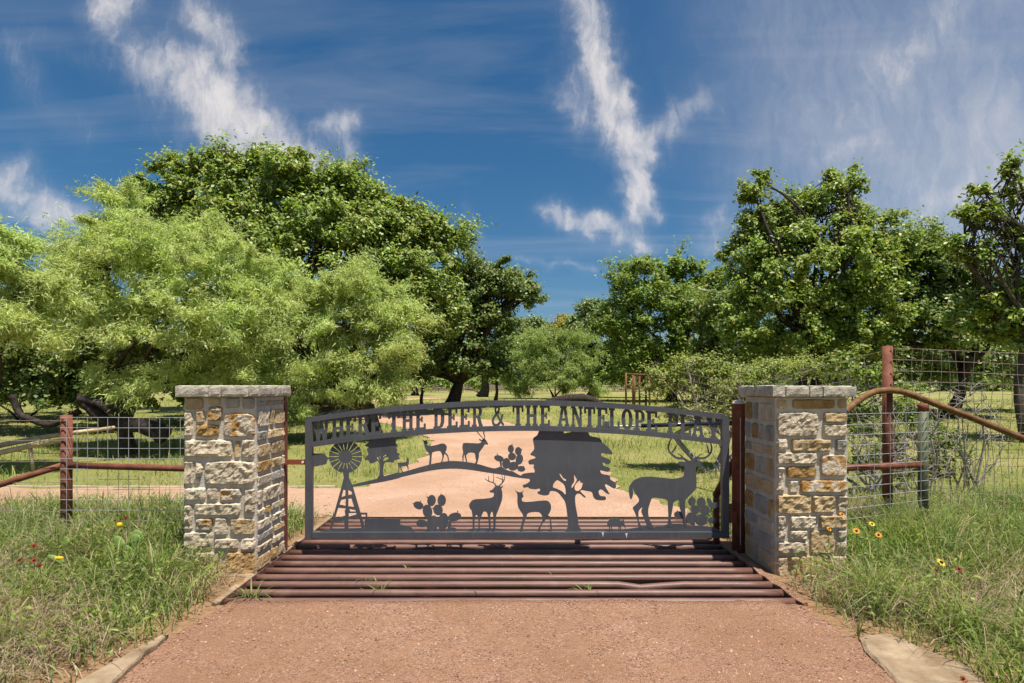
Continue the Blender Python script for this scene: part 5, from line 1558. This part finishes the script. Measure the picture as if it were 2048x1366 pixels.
# ------------------------------------------------------------------ grass
def blades(name, x, y, h, wd, lean, mat, seed, label, cat='grass', kind='stuff', parent=None, z=None, short=False):
    rng = np.random.default_rng(seed)
    n = len(x)
    if z is None: z = gz(x, y)
    a = rng.uniform(0, 2 * np.pi, n)
    dirv = np.stack([np.cos(a), np.sin(a), np.zeros(n)], 1)
    side = np.stack([-np.sin(a + rng.normal(0, .6, n)), np.cos(a + rng.normal(0, .6, n)), np.zeros(n)], 1)
    ln = lean * rng.uniform(.3, 1.6, n)
    p0 = np.stack([x, y, z - .015], 1)
    up = np.array([0, 0, 1.0])
    hh = h[:, None]; l_ = ln[:, None]
    p1 = p0 + up * hh * .45 + dirv * hh * l_ * .22
    p2 = p0 + up * hh * (.82 - .1 * l_) + dirv * hh * l_ * .62
    p3 = p0 + up * hh * (1.0 - .32 * l_) + dirv * hh * l_ * 1.1
    W = wd[:, None] * .5
    if short:
        v = np.stack([p0 - side * W, p0 + side * W, p1 - side * W * .8, p1 + side * W * .8, p3], 1).reshape(-1, 3)
        base = np.arange(n)[:, None] * 5
        loops = np.concatenate([base + np.array([0, 1, 3, 2]), base + np.array([2, 3, 4])], 1).ravel()
        return tag(np_mesh(name, v, loops, np.tile(np.array([4, 3]), n), mat, parent), label, cat, kind=kind)
    v = np.stack([p0 - side * W, p0 + side * W, p1 - side * W * .95, p1 + side * W * .95, p2 - side * W * .6, p2 + side * W * .6, p3], 1).reshape(-1, 3)
    base = np.arange(n)[:, None] * 7
    loops = np.concatenate([base + np.array([0, 1, 3, 2]), base + np.array([2, 3, 5, 4]), base + np.array([4, 5, 6])], 1).ravel()
    counts = np.tile(np.array([4, 4, 3]), n)
    return tag(np_mesh(name, v, loops, counts, mat, parent), label, cat, kind=kind)


def pnoise(x, y, s, o=0.0):
    return np.array([noise.noise((a * s + o, b_ * s - o, o)) for a, b_ in zip(x, y)])


def clear(x, y):
    k = ~on_road(x, y)
    for x0, x1 in ((LX0, LX1), (RX0, RX1)):
        k &= ~((x > x0 - .03) & (x < x1 + .03) & (y > PIL_F - .04) & (y < PIL_F + PIL_D + .04))
    k &= ~((x > LX1) & (x < RX0) & (y > 4.0) & (y < 6.7))
    k &= ~in_poly(x, y, [(2.20, 3.40), (2.30, 3.49), (2.46, 3.51), (2.51, 3.33), (2.60, 3.10), (2.52, 2.85), (2.42, 2.6), (2.2, 2.5), (2.08, 2.7)])
    k &= ~in_poly(x, y, [(-2.02, 2.4), (-2.10, 3.1), (-2.13, 3.44), (-2.15, 3.47), (-2.20, 3.25), (-2.26, 2.96), (-2.32, 2.4)])
    return k


rng = np.random.default_rng(9)


def patch(n, x0, x1, y0, y1, fade=None, cl=.9, cut=-.15):
    x = rng.uniform(x0, x1, n); y = rng.uniform(y0, y1, n)
    k = clear(x, y)
    x, y = x[k], y[k]
    nz_ = pnoise(x, y, 1.9, 3.3) + .6 * pnoise(x, y, 5.5, 1.1)
    keep = rng.random(len(x)) < np.clip((nz_ - cut) * cl + .45, .06, 1)
    # bare strip beside the apron and in front of the pillars
    edge = np.abs(x) - np.where(y < 4.05, 2.10 + np.clip(4.0 - y, 0, 2) * .10, 2.05)
    keep &= rng.random(len(x)) < np.clip(edge * 2.2 + .08, .05, 1)
    return x[keep], y[keep], nz_[keep], np.clip(edge[keep], 0, 3)


# left verge
x, y, nz_, ed = patch(50000, -6.6, -2.05, 2.3, 6.75, cut=-.3)
h = (.12 + .19 * np.clip(ed, 0, 1) + .14 * np.clip(nz_, 0, 1)) * rng.uniform(.5, 1.35, len(x))
sel = pnoise(x, y, 1.1, 8.8) + rng.normal(0, .22, len(x)) > -.10
blades('verge_grass', x[sel], y[sel], h[sel], rng.uniform(.005, .010, sel.sum()), .75, 'grass_blade', 1, 'tall mixed green and straw grass on the left verge')
blades('dry_grass', x[~sel], y[~sel], h[~sel] * .8, rng.uniform(.003, .006, (~sel).sum()), 1.25, 'grass_dry', 2, 'matted dry straw grass on the left verge')
# right verge
x, y, nz_, ed = patch(56000, 2.1, 7.6, 2.3, 7.3, cut=-.3)
h = (.12 + .20 * np.clip(ed, 0, 1) + .14 * np.clip(nz_, 0, 1)) * rng.uniform(.5, 1.35, len(x))
dryness = pnoise(x, y, .9, 4.4) + .35 * (x - 3.0) * (y < 4.0) + rng.normal(0, .2, len(x))
sel = dryness < .30
blades('verge_grass', x[sel], y[sel], h[sel], rng.uniform(.005, .010, sel.sum()), .75, 'grass_green', 3, 'lush green grass on the right verge below the fence')
blades('dry_grass', x[~sel], y[~sel], h[~sel] * .85, rng.uniform(.003, .006, (~sel).sum()), 1.25, 'grass_dry', 4, 'flattened grey straw on the right verge')
# coarse tussocks with arching blades
tx, ty = [], []
for (cx_, cy_) in ((-2.95, 3.15), (-3.5, 2.95), (-3.3, 3.9), (-4.2, 3.4), (-2.75, 4.35), (-4.6, 4.4), (2.85, 3.45), (3.1, 3.0), (3.5, 3.35), (3.3, 4.1), (4.0, 3.9), (2.75, 4.05), (4.6, 4.6), (3.9, 5.0), (-3.85, 4.75)):
    k = 170
    tx.append(cx_ + rng.normal(0, .05, k)); ty.append(cy_ + rng.normal(0, .05, k))
tx = np.concatenate(tx); ty = np.concatenate(ty)
blades('tussock_grass', tx, ty, rng.uniform(.18, .42, len(tx)), rng.uniform(.004, .007, len(tx)), 1.0, 'grass_green', 5, 'arching green tussocks rising from the verges')
# seed stalks, thin and tall
x, y, nz_, ed = patch(4200, -6.5, 7.5, 2.6, 7.2)
blades('grass_stalks', x, y, rng.uniform(.25, .55, len(x)), np.full(len(x), .0032), .45, 'grass_dry', 6, 'thin straw stalks standing above the verge grass')
# broad leaved weeds among the grass
x, y, nz_, ed = patch(5200, -6.4, 7.2, 2.8, 7.0, cut=-.3)
n = len(x); rep = 9
xx = np.repeat(x, rep) + rng.normal(0, .035, n * rep); yy = np.repeat(y, rep) + rng.normal(0, .035, n * rep)
cent = np.stack([xx, yy, gz(xx, yy) + rng.uniform(.04, .3, n * rep)], 1)
nr = unit(np.array([0, -.2, .8]) + rng.normal(size=(n * rep, 3)) * .5); ax = unit(np.cross(nr, rng.normal(size=(n * rep, 3))))
tag(quads('weeds', leaves_quads(cent, ax, nr, rng.uniform(.025, .055, n * rep), rng.uniform(.008, .02, n * rep), .2), 'brush_leaf'), 'small leafy weeds through the verge grass', 'weeds', kind='stuff')

# pasture sward behind the gate
N = 105000
y = 6.75 + 34 * rng.random(N) ** 1.7
x = rng.uniform(-1, 1, N) * (y * .98 + 1)
k = clear(x, y); x, y = x[k], y[k]
nz_ = pnoise(x, y, .8, 2.2)
k = rng.random(len(x)) < np.clip(.65 + nz_ * .9, .12, 1); x, y = x[k], y[k]
far_ = np.clip(y / 9, 1, 4)
blades('pasture_grass', x, y, rng.uniform(.05, .13, len(x)) * np.clip(far_, 1, 1.5), rng.uniform(.006, .011, len(x)) * far_, .9, 'field_grass', 7, 'short yellow green pasture grass beyond the gate', short=True)
# taller shaded tufts around the trunks and behind the fences
N = 16000
x = rng.uniform(-13, 12, N); y = rng.uniform(8.9, 20, N)
k = clear(x, y) & (pnoise(x, y, .6, 6.1) > .12) & (np.abs(x) > 2.2); x, y = x[k], y[k]
blades('tall_pasture_grass', x, y, rng.uniform(.15, .35, len(x)), rng.uniform(.008, .014, len(x)), .7, 'grass_green', 8, 'taller green grass in the pasture around the trees')

# small weeds growing up between the pipes
for k, (px, py, hh, nb, lab) in enumerate(((505, 1196, .16, 30, 'tuft of green grass at the near left corner of the cattle guard'), (758, 1178, .09, 16, 'small green tuft between the near pipes left of centre'), (735, 1160, .10, 9, 'wispy curled grass between the middle pipes left of centre'),
                                        (818, 1135, .07, 8, 'tiny weed on the middle pipes left of centre'), (940, 1180, .07, 8, 'tiny weed between the near pipes at the centre'), (1110, 1150, .06, 8, 'tiny weed on the pipes right of centre'), (1177, 1180, .09, 10, 'star shaped green weed between the near pipes right of centre'),
                                        (1316, 1098, .08, 10, 'small green weed in the gate shadow at right'), (1488, 1090, .10, 16, 'green tuft at the foot of the latch post'))):
    d = EYE * F / (py - CY)
    bx = X(px, d)
    x = bx + rng.normal(0, .03, nb); y = d + rng.normal(0, .012, nb)
    blades('weed_tuft', x, y, rng.uniform(.6, 1.3, nb) * hh, rng.uniform(.006, .011, nb), 1.0, 'grass_green', 30 + k, lab, 'weed', None, z=np.full(nb, -.03))

# ------------------------------------------------------------------ wildflowers and cactus
def flower(px, py, d, mat, r_, label, up=.35, seed=0):
    rnd = random.Random(seed)
    c_ = P(px, py, d)
    g0 = gzf(c_.x, c_.y)
    root = empty('wildflower', (c_.x, c_.y, g0), label, 'flower', 'wildflowers on the verges')
    mb = MB(); mb.tube([(c_.x + rnd.uniform(-.05, .05), c_.y + rnd.uniform(-.03, .03), g0 - .02), (c_.x + rnd.uniform(-.01, .01), c_.y + .01, (g0 + c_.z) / 2), tuple(c_)], .0022, 5)
    mb.build('stem', 'cactus', root)
    nrm = Vector((rnd.uniform(-.4, .4), -.6, .7)).normalized()
    ua = nrm.orthogonal().normalized(); va = nrm.cross(ua)
    for k in range(8):
        a = k * math.pi / 4 + rnd.uniform(-.1, .1)
        dr = ua * math.cos(a) + va * math.sin(a); sd = nrm.cross(dr)
        q = [c_ + dr * r_ * .25 - sd * r_ * .14, c_ + dr * r_ * .7 - sd * r_ * .30 + nrm * r_ * .1, c_ + dr * r_ * 1.05, c_ + dr * r_ * .7 + sd * r_ * .30 + nrm * r_ * .1, c_ + dr * r_ * .25 + sd * r_ * .14]
        mb = MB(); mb.add(q, [(0, 1, 2, 3, 4)]); mb.build('petal', mat, root)
    mb = MB(); mb.ellipsoid(tuple(c_ + nrm * r_ * .12), (r_ * .36,) * 3, 8, 5); mb.build('centre', 'bark_dark', root, True)


for k, f in enumerate(((252, 1036, 4.95, 'petal_red', .030, 'red and yellow wildflower beside the yellow bloom below the wire panel'), (230, 1041, 5.0, 'petal_red', .020, 'small dark red wildflower left of the yellow bloom below the wire panel'),
                       (82, 1042, 4.7, 'petal_red', .018, 'small dark flower head left of the rusty fence post'), (68, 1092, 4.1, 'petal_red', .024, 'dark flower head in the left verge, topmost of a loose group'),
                       (40, 1120, 3.9, 'petal_red', .024, 'dark flower head nearest the left edge'), (68, 1121, 3.9, 'petal_red', .024, 'dark flower head in the middle of the left group'), (80, 1132, 3.8, 'petal_red', .022, 'lowest dark flower head of the left group'),
                       (178, 1102, 4.1, 'petal_red', .018, 'small dark red flower head between post and cactus'), (1684, 1029, 4.5, 'petal_orange', .024, 'orange wildflower against the right edge of the right pillar'), (1658, 1058, 4.45, 'petal_orange', .022, 'orange wildflower in front of the right pillar face'),
                       (1713, 1062, 4.5, 'petal_orange', .028, 'orange wildflower just right of the right pillar'), (1744, 1048, 4.7, 'petal_yellow', .025, 'yellow wildflower below the tall rusty post'), (1757, 1070, 4.4, 'petal_orange', .026, 'orange wildflower right of the pillar, lower of the pair'),
                       (1882, 1125, 3.9, 'petal_yellow', .034, 'large yellow wildflower out in the right verge'), (1872, 1141, 3.8, 'petal_red', .022, 'dark orange flower below the large yellow one'), (1918, 1138, 3.8, 'petal_red', .022, 'dark orange flower right of the large yellow one'), (1927, 1359, 2.75, 'petal_red', .020, 'red wildflower at the bottom edge near the flagstone'))):
    flower(*f[:5], f[5], seed=k)

pc = empty('prickly_pear', (X(258, 4.6), 4.6, gzf(-3.1, 4.6)), 'green prickly pear cactus with yellow blooms in the left verge', 'cactus')
for px, py, d, rx, rz, rot in ((240, 1090, 4.6, .050, .085, .5), (268, 1088, 4.65, .060, .090, -.3), (275, 1075, 4.7, .05, .07, .2), (133, 1090, 4.7, .05, .075, .2), (112, 1119, 4.3, .075, .028, -.4), (255, 1112, 4.6, .06, .09, .1)):
    mb = MB(); mb.ellipsoid((0, 0, 0), (rx, .014, rz), 14, 8)
    c_ = P(px, py, d); cr, sr = math.cos(rot), math.sin(rot)
    mb.v = [(c_.x + a * cr - b3 * sr, c_.y + b2, c_.z + a * sr + b3 * cr) for a, b2, b3 in mb.v]
    o = mb.build('pad', 'cactus', pc, True)
mb = MB(); mb.ellipsoid(tuple(P(239, 1050, 4.75)), (.026, .024, .024), 10, 6); mb.build('bloom', 'petal_yellow', pc, True)
mb = MB(); mb.ellipsoid(tuple(P(118, 1116, 4.25)), (.038, .02, .014), 10, 6); mb.build('bloom', 'petal_yellow', pc, True)
